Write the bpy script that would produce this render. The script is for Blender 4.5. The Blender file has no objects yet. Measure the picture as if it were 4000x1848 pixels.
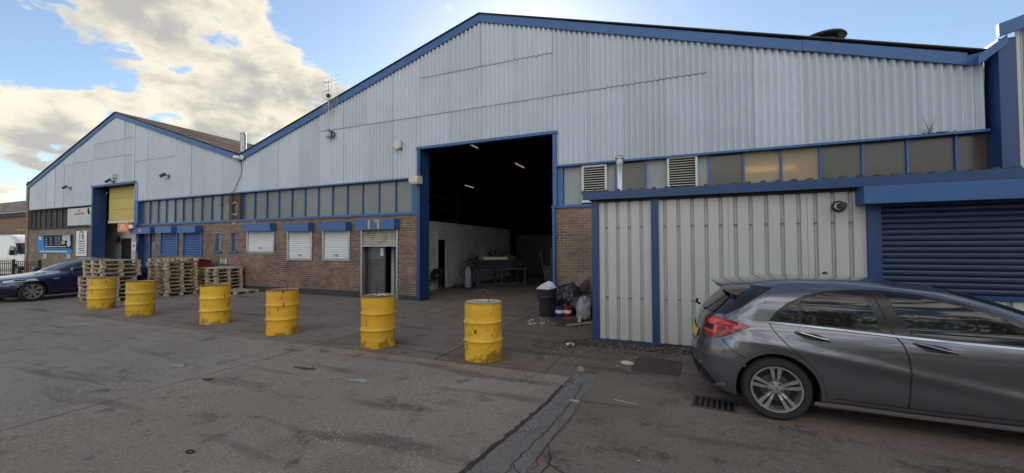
import bpy, bmesh, math, random
import numpy as np
from mathutils import Vector, Matrix

# ------------------------------------------------------------------ camera, sky, sun, exposure
scene = bpy.context.scene
col = scene.collection
F_PX, YAW, PITCH, ROLL, EYE = 1552.0, 0.391, 0.0267, -0.0035, 1.7
fw = Vector((-math.sin(YAW) * math.cos(PITCH), math.cos(YAW) * math.cos(PITCH), math.sin(PITCH)))
rt0 = Vector((math.cos(YAW), math.sin(YAW), 0))
up0 = rt0.cross(fw)
rt = math.cos(ROLL) * rt0 + math.sin(ROLL) * up0
up = -math.sin(ROLL) * rt0 + math.cos(ROLL) * up0
cam = bpy.data.cameras.new('camera')
cam.sensor_width = 36.0
cam.lens = 36.0 * F_PX / 4000.0
cam.clip_start = 0.05
cam.clip_end = 5000
camo = bpy.data.objects.new('camera', cam)
col.objects.link(camo)
camo.matrix_world = Matrix(((rt.x, up.x, -fw.x, 0), (rt.y, up.y, -fw.y, 0), (rt.z, up.z, -fw.z, EYE), (0, 0, 0, 1)))
scene.camera = camo

SUN_AZ, SUN_EL = math.radians(-20.0), math.radians(26.0)     # azimuth from +Y towards +X
SKY_STRENGTH = 0.058
world = bpy.data.worlds.new('World')
scene.world = world
world.use_nodes = True


def nd(nt, t, **kw):
    n = nt.nodes.new(t)
    for k, v in kw.items():
        if k in ('inp',):
            for i, x in v.items():
                n.inputs[i].default_value = x
        else:
            setattr(n, k, v)
    return n


def mth(nt, op, a, b=None, clamp=False):
    n = nt.nodes.new('ShaderNodeMath')
    n.operation = op
    n.use_clamp = clamp
    for i, x in enumerate((a, b)):
        if x is None:
            continue
        if isinstance(x, (int, float)):
            n.inputs[i].default_value = x
        else:
            nt.links.new(x, n.inputs[i])
    return n.outputs[0]


def mixc(nt, fac, a, b, blend='MIX'):
    n = nt.nodes.new('ShaderNodeMix')
    n.data_type = 'RGBA'
    n.blend_type = blend
    n.clamp_factor = True
    for i, x in ((0, fac), (6, a), (7, b)):
        if isinstance(x, (int, float)):
            n.inputs[i].default_value = x
        elif isinstance(x, tuple):
            n.inputs[i].default_value = x if len(x) == 4 else (*x, 1)
        else:
            nt.links.new(x, n.inputs[i])
    return n.outputs[2]


def smooth(nt, v, lo, hi, a=0.0, b=1.0):
    n = nt.nodes.new('ShaderNodeMapRange')
    n.interpolation_type = 'SMOOTHSTEP'
    nt.links.new(v, n.inputs[0])
    n.inputs[1].default_value = lo
    n.inputs[2].default_value = hi
    n.inputs[3].default_value = a
    n.inputs[4].default_value = b
    return n.outputs[0]


def build_sky():
    nt = world.node_tree
    nt.nodes.clear()
    out = nd(nt, 'ShaderNodeOutputWorld')
    bg = nd(nt, 'ShaderNodeBackground')
    bg.inputs[1].default_value = SKY_STRENGTH
    sky = nd(nt, 'ShaderNodeTexSky', sky_type='NISHITA', sun_disc=False, sun_elevation=SUN_EL,
             sun_rotation=SUN_AZ, altitude=60, air_density=1.0, dust_density=0.25, ozone_density=1.2)
    tc = nd(nt, 'ShaderNodeTexCoord')
    sep = nd(nt, 'ShaderNodeSeparateXYZ')
    nt.links.new(tc.outputs['Generated'], sep.inputs[0])
    zz = mth(nt, 'MAXIMUM', mth(nt, 'ADD', sep.outputs[2], 0.34), 0.05)
    cx = mth(nt, 'DIVIDE', sep.outputs[0], zz)
    cy = mth(nt, 'DIVIDE', sep.outputs[1], zz)
    comb = nd(nt, 'ShaderNodeCombineXYZ')
    nt.links.new(cx, comb.inputs[0])
    nt.links.new(cy, comb.inputs[1])

    def noise(vec, scale, detail, rough, off=(0, 0, 0), dist=0.0, stretch=(1, 1, 1)):
        mp = nd(nt, 'ShaderNodeMapping')
        mp.inputs[1].default_value = off
        mp.inputs[3].default_value = stretch
        nt.links.new(vec, mp.inputs[0])
        n = nd(nt, 'ShaderNodeTexNoise')
        n.inputs['Scale'].default_value = scale
        n.inputs['Detail'].default_value = detail
        n.inputs['Roughness'].default_value = rough
        n.inputs['Distortion'].default_value = dist
        nt.links.new(mp.outputs[0], n.inputs[0])
        return n.outputs[0]

    big = noise(comb.outputs[0], 1.0, 2, 0.5, (4.2, 1.3, 0))
    fine = noise(comb.outputs[0], 3.4, 10, 0.58, (1.7, 5.2, 0.3), 0.35)
    holes = noise(comb.outputs[0], 7.5, 8, 0.6, (3.1, 9.4, 1.0), 0.5)
    body = noise(comb.outputs[0], 3.0, 6, 0.55, (7.7, 2.1, 3.3), 0.2)

    # where the cloud banks stand: (direction, angular radius, weight)
    def blob(px, py, rad, w):
        d = (rt * ((px - 2000) / F_PX) - up * ((py - 924) / F_PX) + fw).normalized()
        vm = nd(nt, 'ShaderNodeVectorMath', operation='DOT_PRODUCT')
        nt.links.new(tc.outputs['Generated'], vm.inputs[0])
        vm.inputs[1].default_value = d
        return mth(nt, 'MULTIPLY', smooth(nt, vm.outputs[1], math.cos(rad), 1.0), w)

    bl = None
    for b in ((300, 330, .36, .30), (700, 120, .27, .34), (1050, 330, .24, .36), (100, 30, .12, -.6), (1250, 520, .18, .30),
              (1330, 60, .15, -.5), (1700, 330, .22, -.5), (1690, 105, .09, .75), (1600, 120, .07, .55), (2080, 75, .04, .6),
              (2700, 60, .42, -.8), (3700, 100, .5, -.8), (3160, 5, .05, .9), (150, 640, .06, .35), (60, 570, .06, -.4), (150, 180, .07, -.3),
              (1900, -400, .6, -.5)):
        v = blob(*b)
        bl = v if bl is None else mth(nt, 'ADD', bl, v)
    cov = mth(nt, 'ADD', mth(nt, 'ADD', mth(nt, 'MULTIPLY', mth(nt, 'SUBTRACT', big, .5), 1.2), mth(nt, 'MULTIPLY', mth(nt, 'SUBTRACT', fine, .5), 3.9)), bl)
    cov = mth(nt, 'ADD', cov, mth(nt, 'MULTIPLY', mth(nt, 'SUBTRACT', holes, .53), 2.2))
    # clouds lit from behind by the low sun are grey in their thick parts; those behind the camera face it, made whiter and denser to light the facade
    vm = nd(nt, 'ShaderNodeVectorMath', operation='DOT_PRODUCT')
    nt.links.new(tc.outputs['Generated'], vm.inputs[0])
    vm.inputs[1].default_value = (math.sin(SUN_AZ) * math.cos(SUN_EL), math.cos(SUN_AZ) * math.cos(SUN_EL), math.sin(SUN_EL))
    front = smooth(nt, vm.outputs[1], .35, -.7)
    cov = mth(nt, 'ADD', cov, mth(nt, 'MULTIPLY', front, .30))  # extra unseen cover opposite the sun, added as fill for the facade
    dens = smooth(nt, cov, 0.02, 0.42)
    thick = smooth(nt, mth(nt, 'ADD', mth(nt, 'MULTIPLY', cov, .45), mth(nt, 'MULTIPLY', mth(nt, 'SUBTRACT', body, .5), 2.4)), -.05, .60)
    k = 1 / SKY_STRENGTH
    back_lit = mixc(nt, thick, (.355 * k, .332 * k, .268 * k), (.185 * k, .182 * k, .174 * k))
    front_fill = mixc(nt, thick, (1.05 * k, 1.0 * k, .90 * k), (.68 * k, .67 * k, .66 * k))  # raised brightness of the out-of-view clouds, fills the shaded fronts
    cc = mixc(nt, front, back_lit, front_fill)
    # no clouds below the horizon
    dens = mth(nt, 'MULTIPLY', dens, smooth(nt, sep.outputs[2], 0.0, 0.06))
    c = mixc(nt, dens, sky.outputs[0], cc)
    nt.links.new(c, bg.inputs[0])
    nt.links.new(bg.outputs[0], out.inputs[0])


build_sky()
sun = bpy.data.lights.new('sun', 'SUN')
sun.energy = 3.5
sun.angle = math.radians(0.53)
sun.color = (1.0, 0.86, 0.68)
suno = bpy.data.objects.new('sun', sun)
col.objects.link(suno)
sd = Vector((math.sin(SUN_AZ) * math.cos(SUN_EL), math.cos(SUN_AZ) * math.cos(SUN_EL), math.sin(SUN_EL)))
suno.rotation_euler = sd.to_track_quat('Z', 'Y').to_euler()
vs = scene.view_settings
vs.view_transform = 'Standard'
vs.look = 'None'
vs.gamma = 1
vs.exposure = 1.55
vs.use_curve_mapping = False

# ------------------------------------------------------------------ pixel -> place
D = 10.64                                 # the warehouse front stands on the plane y = D


def ray(px, py):
    return rt * ((px - 2000) / F_PX) - up * ((py - 924) / F_PX) + fw


def fac(px, py, Y=None):
    """point of the plane y = Y seen at a pixel of the photograph"""
    d = ray(px, py)
    t = (D if Y is None else Y) / d.y
    return Vector((d.x * t, d.y * t, EYE + d.z * t))


def gnd(px, py, z=0.0):
    d = ray(px, py)
    t = (z - EYE) / d.z
    return Vector((d.x * t, d.y * t, z))


def onx(px, py, X):
    d = ray(px, py)
    t = X / d.x
    return Vector((X, d.y * t, EYE + d.z * t))


# ------------------------------------------------------------------ helpers
random.seed(7)
RND = random.Random(11)


class MB:
    def __init__(s):
        s.v, s.f = [], []

    def add(s, vs_, fs):
        o = len(s.v)
        s.v += [tuple(v) for v in vs_]
        s.f += [tuple(i + o for i in f) for f in fs]
        return s

    def box(s, x0, x1, y0, y1, z0, z1):
        x0, x1 = min(x0, x1), max(x0, x1)
        y0, y1 = min(y0, y1), max(y0, y1)
        z0, z1 = min(z0, z1), max(z0, z1)
        return s.add([(x0, y0, z0), (x1, y0, z0), (x1, y1, z0), (x0, y1, z0), (x0, y0, z1), (x1, y0, z1), (x1, y1, z1), (x0, y1, z1)],
                     [(0, 3, 2, 1), (4, 5, 6, 7), (0, 1, 5, 4), (1, 2, 6, 5), (2, 3, 7, 6), (3, 0, 4, 7)])

    def cbox(s, c, sx, sy, sz):
        return s.box(c[0] - sx / 2, c[0] + sx / 2, c[1] - sy / 2, c[1] + sy / 2, c[2] - sz / 2, c[2] + sz / 2)

    def prism_y(s, poly, y0, y1):
        """(x,z) outline, anticlockwise seen from -y, pushed from y0 to y1"""
        n = len(poly)
        s.add([(x, y0, z) for x, z in poly] + [(x, y1, z) for x, z in poly],
              [tuple(range(n)), tuple(range(2 * n - 1, n - 1, -1))] + [(i, i + n, (i + 1) % n + n, (i + 1) % n) for i in range(n)])
        return s

    def prism_x(s, poly, x0, x1):
        n = len(poly)
        s.add([(x0, y, z) for y, z in poly] + [(x1, y, z) for y, z in poly],
              [tuple(range(n - 1, -1, -1)), tuple(range(n, 2 * n))] + [(i, (i + 1) % n, (i + 1) % n + n, i + n) for i in range(n)])
        return s

    def prism_z(s, poly, z0, z1):
        n = len(poly)
        s.add([(x, y, z0) for x, y in poly] + [(x, y, z1) for x, y in poly],
              [tuple(range(n - 1, -1, -1)), tuple(range(n, 2 * n))] + [(i, (i + 1) % n, (i + 1) % n + n, i + n) for i in range(n)])
        return s

    def tube(s, pts, r, n=8, r1=None):
        pts = [Vector(p) for p in pts]
        rings = []
        for i, p in enumerate(pts):
            a = pts[max(i - 1, 0)]
            b = pts[min(i + 1, len(pts) - 1)]
            t = (b - a).normalized()
            u = t.cross(Vector((0, 0, 1)))
            if u.length < 0.05:
                u = t.cross(Vector((1, 0, 0)))
            u.normalize()
            w = t.cross(u)
            rr = r if r1 is None else r + (r1 - r) * i / max(1, len(pts) - 1)
            rings.append([p + u * (rr * math.cos(2 * math.pi * k / n)) + w * (rr * math.sin(2 * math.pi * k / n)) for k in range(n)])
        o = len(s.v)
        for rg in rings:
            s.v += [tuple(v) for v in rg]
        for i in range(len(rings) - 1):
            for k in range(n):
                a, b = o + i * n + k, o + i * n + (k + 1) % n
                s.f.append((a, a + n, b + n, b))
        s.f.append(tuple(o + k for k in range(n)))
        s.f.append(tuple(o + (len(rings) - 1) * n + k for k in range(n - 1, -1, -1)))
        return s

    def lathe(s, prof, n=24, cx=0, cy=0, axis='z', cz=0):
        o = len(s.v)
        for r, h in prof:
            for k in range(n):
                a = 2 * math.pi * k / n
                if axis == 'z':
                    s.v.append((cx + r * math.cos(a), cy + r * math.sin(a), cz + h))
                elif axis == 'y':
                    s.v.append((cx + r * math.cos(a), cy + h, cz + r * math.sin(a)))
                else:
                    s.v.append((cx + h, cy + r * math.cos(a), cz + r * math.sin(a)))
        for i in range(len(prof) - 1):
            for k in range(n):
                a, b = o + i * n + k, o + i * n + (k + 1) % n
                f = (a, b, b + n, a + n)
                s.f.append(f if axis != 'y' else f[::-1])
        return s

    def build(s, name, mat, parent=None, smooth=False, loc=None):
        me = bpy.data.meshes.new(name)
        me.from_pydata(s.v, [], s.f)
        me.validate()
        me.update()
        if smooth:
            me.polygons.foreach_set('use_smooth', [True] * len(me.polygons))
            try:
                me.set_sharp_from_angle(angle=math.radians(38))
            except Exception:
                pass
        if mat:
            me.materials.append(M[mat])
        return link(name, me, parent, loc)


def link(name, me, parent=None, loc=None):
    o = bpy.data.objects.new(name, me)
    col.objects.link(o)
    if parent is not None:
        o.parent = parent
    if loc is not None:
        o.location = loc
    return o


def tag(o, label=None, cat=None, group=None, kind=None):
    for k, v in (('label', label), ('category', cat), ('group', group), ('kind', kind)):
        if v:
            o[k] = v
    return o


def thing(name, label, cat, loc=(0, 0, 0), rz=0, group=None):
    o = bpy.data.objects.new(name, None)
    o.empty_display_size = 0.2
    col.objects.link(o)
    o.location = loc
    o.rotation_euler = (0, 0, rz)
    return tag(o, label, cat, group)


def copy_tree(o, parent=None):
    c = o.copy()
    col.objects.link(c)
    c.parent = parent
    for ch in list(o.children):
        copy_tree(ch, c)
    return c


def text_part(name, txt, size, mat, parent, loc, rot, depth=0.004, align='CENTER', width=None):
    cu = bpy.data.curves.new('txt', 'FONT')
    cu.body = txt
    cu.size = size
    cu.extrude = depth
    cu.align_x = align
    cu.align_y = 'CENTER'
    cu.resolution_u = 2
    to = bpy.data.objects.new('txt', cu)
    col.objects.link(to)
    bpy.context.view_layer.update()
    me = bpy.data.meshes.new_from_object(to.evaluated_get(bpy.context.evaluated_depsgraph_get()))
    bpy.data.objects.remove(to)
    me.materials.clear()
    me.materials.append(M[mat])
    o = link(name, me, parent, loc)
    o.rotation_euler = rot
    if width:
        w = max(v.co.x for v in me.vertices) - min(v.co.x for v in me.vertices)
        o.scale = (width / max(w, 1e-4), 1, 1)
    return o


FACE = (math.pi / 2, 0, 0)      # text standing on a wall that faces -y

# ------------------------------------------------------------------ materials
M = {}


def pm(name, base, rough=0.6, metal=0.0, var=0.0, vscale=3.0, dark=None, rnd=0.0, bump=0.0, bscale=40.0, spec=None,
       island=False, spots=None, coat=0.0, stretch=(1, 1, 1), alpha=None, trans=0.0, emit=None, streak=None):
    m = bpy.data.materials.new(name)
    m.use_nodes = True
    nt = m.node_tree
    b = nt.nodes['Principled BSDF']
    b.inputs['Roughness'].default_value = rough
    b.inputs['Metallic'].default_value = metal
    if spec is not None:
        b.inputs['Specular IOR Level'].default_value = spec
    if coat:
        b.inputs['Coat Weight'].default_value = coat
        b.inputs['Coat Roughness'].default_value = 0.03
    if trans:
        b.inputs['Transmission Weight'].default_value = trans
    tc = nd(nt, 'ShaderNodeNewGeometry')
    c = (*base, 1)
    cur = None
    mp = nd(nt, 'ShaderNodeMapping')
    mp.inputs[3].default_value = stretch
    nt.links.new(tc.outputs['Position'], mp.inputs[0])
    vec = mp.outputs[0]

    def noise(scale, detail=6, rough_=0.6, v=None, off=0.0):
        n = nd(nt, 'ShaderNodeTexNoise')
        n.inputs['Scale'].default_value = scale
        n.inputs['Detail'].default_value = detail
        n.inputs['Roughness'].default_value = rough_
        if off:
            m2 = nd(nt, 'ShaderNodeMapping')
            m2.inputs[1].default_value = (off, off * 1.7, off * .6)
            nt.links.new(v or vec, m2.inputs[0])
            nt.links.new(m2.outputs[0], n.inputs[0])
        else:
            nt.links.new(v or vec, n.inputs[0])
        return n.outputs[0]

    if var:
        dk = dark if dark else tuple(x * 0.45 for x in base)
        cur = mixc(nt, mth(nt, 'MULTIPLY', smooth(nt, noise(vscale), 0.38, 0.72), var), c, dk)
    if rnd:
        oi = nd(nt, 'ShaderNodeObjectInfo')
        r = oi.outputs['Random']
        if island:
            r = mth(nt, 'FRACT', mth(nt, 'ADD', r, tc.outputs['Random Per Island']))
        hv = nd(nt, 'ShaderNodeHueSaturation')
        hv.inputs['Fac'].default_value = 1
        nt.links.new(mth(nt, 'ADD', mth(nt, 'MULTIPLY', r, 2 * rnd), 1 - rnd), hv.inputs['Value'])
        r2 = mth(nt, 'FRACT', mth(nt, 'MULTIPLY', r, 7.31))
        nt.links.new(mth(nt, 'ADD', mth(nt, 'MULTIPLY', r2, rnd * .8), 1 - rnd * .4), hv.inputs['Saturation'])
        if cur is None:
            hv.inputs['Color'].default_value = c
        else:
            nt.links.new(cur, hv.inputs['Color'])
        cur = hv.outputs[0]
    for sp in (spots or []):       # (scale, lo, hi, colour, amount, offset)
        sc, lo, hi, sc_col, am, off = sp
        cur = mixc(nt, mth(nt, 'MULTIPLY', smooth(nt, noise(sc, 8, .65, off=off), lo, hi), am), cur if cur else c, sc_col)
    if streak:                     # (scale, lo, hi, colour, amount): runs down the wall
        m2 = nd(nt, 'ShaderNodeMapping')
        m2.inputs[3].default_value = (1, 1, 0.08)
        nt.links.new(tc.outputs['Position'], m2.inputs[0])
        cur = mixc(nt, mth(nt, 'MULTIPLY', smooth(nt, noise(streak[0], 5, .6, m2.outputs[0]), streak[1], streak[2]), streak[4]),
                   cur if cur else c, streak[3])
    if cur is None:
        b.inputs['Base Color'].default_value = c
    else:
        nt.links.new(cur, b.inputs['Base Color'])
    if bump:
        bn = nd(nt, 'ShaderNodeBump')
        bn.inputs['Strength'].default_value = bump
        bn.inputs['Distance'].default_value = 0.01
        nt.links.new(noise(bscale, 6, .65), bn.inputs['Height'])
        nt.links.new(bn.outputs[0], b.inputs['Normal'])
    if emit:
        b.inputs['Emission Color'].default_value = (*emit[0], 1)
        b.inputs['Emission Strength'].default_value = emit[1]
    M[name] = m
    return m


pm('cladding', (.50, .55, .615), .75, var=.35, vscale=1.2, dark=(.42, .46, .51), rnd=.07, bump=.15, bscale=60,
   streak=(5, .55, .80, (.30, .31, .31), .36), spots=[(7, .65, .74, (.24, .24, .23), .35, 3.0)])
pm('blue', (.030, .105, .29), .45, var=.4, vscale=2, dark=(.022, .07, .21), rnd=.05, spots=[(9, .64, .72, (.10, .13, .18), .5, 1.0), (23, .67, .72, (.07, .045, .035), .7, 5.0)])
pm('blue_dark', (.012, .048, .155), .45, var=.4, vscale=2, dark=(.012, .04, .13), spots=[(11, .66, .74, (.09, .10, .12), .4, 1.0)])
pm('brick', (.195, .112, .078), .85, rnd=.34, island=True, var=.5, vscale=1.3, dark=(.09, .065, .055), bump=.5, bscale=90,
   spots=[(1.1, .52, .68, (.045, .042, .040), .85, 4.0), (3.5, .62, .72, (.30, .27, .24), .35, 9.0)], streak=(2.2, .56, .74, (.05, .047, .045), .6))
pm('brick_tan', (.215, .150, .105), .85, rnd=.22, island=True, var=.5, vscale=1.3, dark=(.12, .085, .062), bump=.5, bscale=90,
   spots=[(1.6, .56, .70, (.06, .052, .045), .7, 4.0)])
pm('mortar', (.30, .26, .22), .95, var=.8, vscale=1.5, dark=(.10, .088, .078))
pm('plinth', (.045, .045, .047), .9, var=.6, vscale=4, dark=(.025, .025, .025), bump=.4, bscale=50)
pm('glass_wired', (.135, .150, .152), .26, var=.5, vscale=1.4, dark=(.085, .09, .085), rnd=.28, spots=[(4, .60, .75, (.26, .27, .24), .35, 2.0)])
pm('glass_brown', (.085, .078, .066), .22, var=.5, vscale=2, dark=(.05, .045, .04), rnd=.15, spots=[(30, .66, .75, (.2, .19, .17), .25, 2.0)])
pm('glass_dark', (.045, .050, .055), .6, spec=.15, var=.5, vscale=2, dark=(.03, .03, .033), rnd=.2)
pm('panel_grey', (.27, .30, .31), .5, var=.5, vscale=1.8, dark=(.17, .19, .20), rnd=.06)
pm('white_frame', (.62, .62, .56), .5, var=.3, vscale=6)
pm('louvre', (.20, .19, .19), .5, var=.3, vscale=9)
pm('cream_clad', (.46, .475, .455), .5, var=.35, vscale=.9, dark=(.38, .385, .36), spots=[(5, .64, .74, (.30, .30, .27), .4, 1.0)],
   streak=(4, .58, .8, (.30, .30, .27), .35))
pm('rib_side', (.20, .195, .185), .6, var=.4, vscale=8)
pm('shutter_white', (.62, .64, .66), .45, var=.3, vscale=2, dark=(.50, .48, .48), streak=(6, .58, .8, (.36, .35, .33), .4))
pm('shutter_rusty', (.42, .40, .33), .5, var=.7, vscale=3.5, dark=(.19, .13, .06), streak=(6, .45, .7, (.20, .13, .06), .7))
pm('shutter_blue', (.007, .023, .072), .42, var=.3, vscale=2, dark=(.006, .018, .055))
pm('shutter_midblue', (.03, .09, .27), .5, var=.3, vscale=3)
pm('yellow_door', (.46, .37, .105), .6, var=.3, vscale=2, dark=(.36, .29, .09), rnd=.03)
pm('roof_rust', (.23, .17, .135), .95, var=.8, vscale=.9, dark=(.10, .085, .075), rnd=.3, spots=[(2.5, .55, .7, (.20, .13, .08), .5, 2.0)])
pm('roof_dark', (.07, .07, .07), .9, var=.5, vscale=2)
pm('black', (.012, .012, .013), .6)
pm('dark_steel', (.05, .05, .055), .5, var=.4, vscale=8)
pm('dark_void', (.012, .012, .014), .9)
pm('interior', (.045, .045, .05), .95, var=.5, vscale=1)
pm('office_wall', (.58, .585, .58), .85, var=.5, vscale=1.5, dark=(.36, .36, .34), spots=[(1.8, .54, .72, (.14, .13, .12), .75, 1.0)])
pm('steel', (.45, .46, .47), .32, metal=.9, var=.4, vscale=12, dark=(.25, .25, .25))
pm('galv', (.38, .40, .42), .4, metal=.6, var=.5, vscale=14)
pm('rust', (.10, .058, .04), .85, var=.7, vscale=20, dark=(.035, .025, .02), bump=.4, bscale=80)
pm('white', (.70, .70, .68), .5, var=.25, vscale=6, dark=(.55, .55, .53))
pm('offwhite', (.60, .58, .50), .55, var=.4, vscale=5)
pm('wood_fresh', (.56, .42, .25), .8, rnd=.20, var=.6, vscale=9, dark=(.28, .20, .12), stretch=(1, 1, 1), bump=.3, bscale=70)
pm('wood_grey', (.36, .315, .245), .85, rnd=.25, var=.6, vscale=7, dark=(.20, .17, .13), bump=.4, bscale=70)
pm('gold', (.48, .36, .11), .6, var=.4, vscale=10)
pm('ink', (.03, .035, .06), .7, spec=.05)
pm('sign_white', (.62, .64, .66), .4, var=.2, vscale=5)
pm('sign_cream', (.47, .48, .46), .55, var=.5, vscale=3, dark=(.36, .36, .34))
pm('sign_blue', (.055, .24, .52), .7, spec=.05)
pm('sign_navy', (.016, .019, .035), .7, spec=.05)
pm('sign_pale', (.35, .45, .58), .5)
pm('sign_orange', (.75, .16, .02), .45)
pm('sign_red', (.30, .02, .035), .5)
pm('red_bin', (.30, .018, .02), .5, var=.3, vscale=6)

# ------------------------------------------------------------------ the ground
def ground_material(name, a, b, c, speck=.5, stain=(.05, .045, .042), spec_scale=30, rough=.85):
    m = bpy.data.materials.new(name)
    m.use_nodes = True
    nt = m.node_tree
    bs = nt.nodes['Principled BSDF']
    bs.inputs['Roughness'].default_value = rough
    bs.inputs['Specular IOR Level'].default_value = .2
    g = nd(nt, 'ShaderNodeNewGeometry')

    def nz(scale, detail=8, r=.6, off=0):
        n = nd(nt, 'ShaderNodeTexNoise')
        n.inputs['Scale'].default_value = scale
        n.inputs['Detail'].default_value = detail
        n.inputs['Roughness'].default_value = r
        mp = nd(nt, 'ShaderNodeMapping')
        mp.inputs[1].default_value = (off, off * .7, 0)
        nt.links.new(g.outputs['Position'], mp.inputs[0])
        nt.links.new(mp.outputs[0], n.inputs[0])
        return n.outputs[0]
    oi = nd(nt, 'ShaderNodeObjectInfo')
    cc = mixc(nt, smooth(nt, nz(.45, 6, .6, 3), .36, .66), a, b)
    cc = mixc(nt, mth(nt, 'MULTIPLY', smooth(nt, nz(1.1, 8, .7, 9), .50, .68), .7), cc, c)
    cc = mixc(nt, mth(nt, 'MULTIPLY', smooth(nt, nz(2.3, 9, .72, 17), .53, .68), .75), cc, stain)
    cc = mixc(nt, mth(nt, 'MULTIPLY', smooth(nt, nz(6.0, 9, .7, 29), .60, .70), .55), cc, tuple(x * .5 for x in a))
    cc = mixc(nt, mth(nt, 'MULTIPLY', smooth(nt, nz(34, 7, .75, 51), .50, .66), .55), cc, tuple(min(1, x * 1.5) for x in b))
    cc = mixc(nt, mth(nt, 'MULTIPLY', smooth(nt, nz(27, 7, .75, 63), .52, .66), .65), cc, tuple(x * .5 for x in a))
    sm = nd(nt, 'ShaderNodeMapping')
    sm.inputs[2].default_value = (0, 0, .35)
    sm.inputs[3].default_value = (.22, 1.5, 1)
    nt.links.new(g.outputs['Position'], sm.inputs[0])
    sn = nd(nt, 'ShaderNodeTexNoise')
    sn.inputs['Scale'].default_value = 2.2
    sn.inputs['Detail'].default_value = 7
    nt.links.new(sm.outputs[0], sn.inputs[0])
    cc = mixc(nt, mth(nt, 'MULTIPLY', smooth(nt, sn.outputs[0], .54, .70), .5), cc, stain)
    vo = nd(nt, 'ShaderNodeTexVoronoi')
    vo.inputs['Scale'].default_value = spec_scale
    nt.links.new(g.outputs['Position'], vo.inputs['Vector'])
    sp = nd(nt, 'ShaderNodeSeparateColor')
    nt.links.new(vo.outputs['Color'], sp.inputs[0])
    near = smooth(nt, vo.outputs['Distance'], .42, .16)
    pale = mth(nt, 'MULTIPLY', mth(nt, 'GREATER_THAN', sp.outputs[0], .55), near)
    pale = mth(nt, 'MULTIPLY', pale, smooth(nt, nz(.8, 4, .6, 41), .40, .62))
    cc = mixc(nt, mth(nt, 'MULTIPLY', pale, speck), cc, tuple(min(1, x * 1.7 + .02) for x in b))
    dk = mth(nt, 'MULTIPLY', mth(nt, 'LESS_THAN', sp.outputs[1], .30), near)
    cc = mixc(nt, mth(nt, 'MULTIPLY', dk, .45 * speck), cc, tuple(x * .35 for x in a))
    hv = nd(nt, 'ShaderNodeHueSaturation')
    nt.links.new(mth(nt, 'ADD', mth(nt, 'MULTIPLY', oi.outputs['Random'], .16), .92), hv.inputs['Value'])
    nt.links.new(cc, hv.inputs['Color'])
    nt.links.new(hv.outputs[0], bs.inputs['Base Color'])
    bn = nd(nt, 'ShaderNodeBump')
    bn.inputs['Strength'].default_value = .55
    bn.inputs['Distance'].default_value = .006
    nt.links.new(mth(nt, 'ADD', mth(nt, 'MULTIPLY', vo.outputs['Distance'], .5), nz(55, 6, .7)), bn.inputs['Height'])
    nt.links.new(bn.outputs[0], bs.inputs['Normal'])
    M[name] = m


ground_material('concrete', (.240, .205, .170), (.290, .249, .208), (.194, .165, .137), .75)
ground_material('concrete_brown', (.250, .200, .158), (.303, .244, .194), (.200, .158, .124), .85)
ground_material('tarmac_brown', (.164, .127, .102), (.203, .157, .126), (.119, .091, .074), .55, stain=(.040, .034, .032))
ground_material('tarmac', (.190, .158, .132), (.228, .190, .158), (.146, .120, .100), .6, stain=(.03, .03, .03))
ground_material('tarmac_patch', (.165, .149, .134), (.198, .179, .161), (.134, .120, .108), .45, stain=(.09, .085, .08))
pm('joint', (.018, .016, .015), .95, var=.5, vscale=8)
pm('chalk', (.42, .42, .42), .9, var=.8, vscale=14, dark=(.10, .10, .10))
pm('dirt', (.055, .045, .038), .95, var=.8, vscale=7, dark=(.022, .019, .017), bump=.6, bscale=60)

base = MB()
base.add([(-900, -900, -.02), (900, -900, -.02), (900, 900, -.02), (-900, 900, -.02)], [(0, 1, 2, 3)])
ground = tag(base.build('ground', 'tarmac'), kind='structure')
yard = bpy.data.objects.new('yard', None)
col.objects.link(yard)
tag(yard, kind='structure')


def slab(poly, mat, name='concrete_slab', gap=.012, z=0.0):
    c = sum((Vector(p) for p in poly), Vector((0, 0))) / len(poly)
    pts = []
    for p in poly:
        d = c - Vector(p)
        pts.append(Vector(p) + Vector((math.copysign(gap, d.x), math.copysign(gap, d.y))))
    mb = MB().prism_z([(p.x, p.y) for p in pts], -.015, z)
    return mb.build(name, mat, yard)


JY, JX = 5.16, -5.85          # the two long joints that cross beside the barrels
slab([(-40, -30), (-13, -30), (-13, JY), (-40, JY)], 'concrete')
slab([(-13, -30), (JX, -30), (JX, JY), (-13, JY)], 'concrete')
EDGE = [(-1.9, -6), (-1.62, 1.2), (-1.50, 2.65), (-1.40, 3.4), (-1.32, 4.2), (-1.28, 4.95), (-1.27, JY - .012)]
MB().prism_z([(JX + .012, -30), (-2.4, -30)] + [(x - .03, y) for x, y in EDGE] + [(JX + .012, JY - .012)], -.015, 0).build('concrete_slab', 'concrete_brown', yard)
MB().prism_z([(-2.3, -30), (30, -30), (30, JY - .02)] + EDGE[::-1], -.015, 0).build('tarmac_sheet', 'tarmac_brown', yard)
slab([(-40, JY), (-14.0, JY), (-14.0, D + .05), (-40, D + .05)], 'concrete')
slab([(-14.0, JY), (JX, JY), (JX, D + .05), (-14.0, D + .05)], 'tarmac', 'tarmac_sheet')
slab([(JX, JY), (-3.42, JY), (-3.42, D + .05), (JX, D + .05)], 'tarmac', 'tarmac_sheet')
slab([(-3.42, JY), (-1.66, JY), (-1.66, 6.1), (-3.42, 6.1)], 'tarmac_brown', 'tarmac_sheet')
slab([(-3.42, 6.1), (30, 6.1), (30, D + .05), (-3.42, D + .05)], 'tarmac_brown', 'tarmac_sheet', gap=.003)
slab([(-1.66, JY), (30, JY), (30, 6.1), (-1.66, 6.1)], 'tarmac_brown', 'tarmac_sheet', gap=.003)
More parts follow.
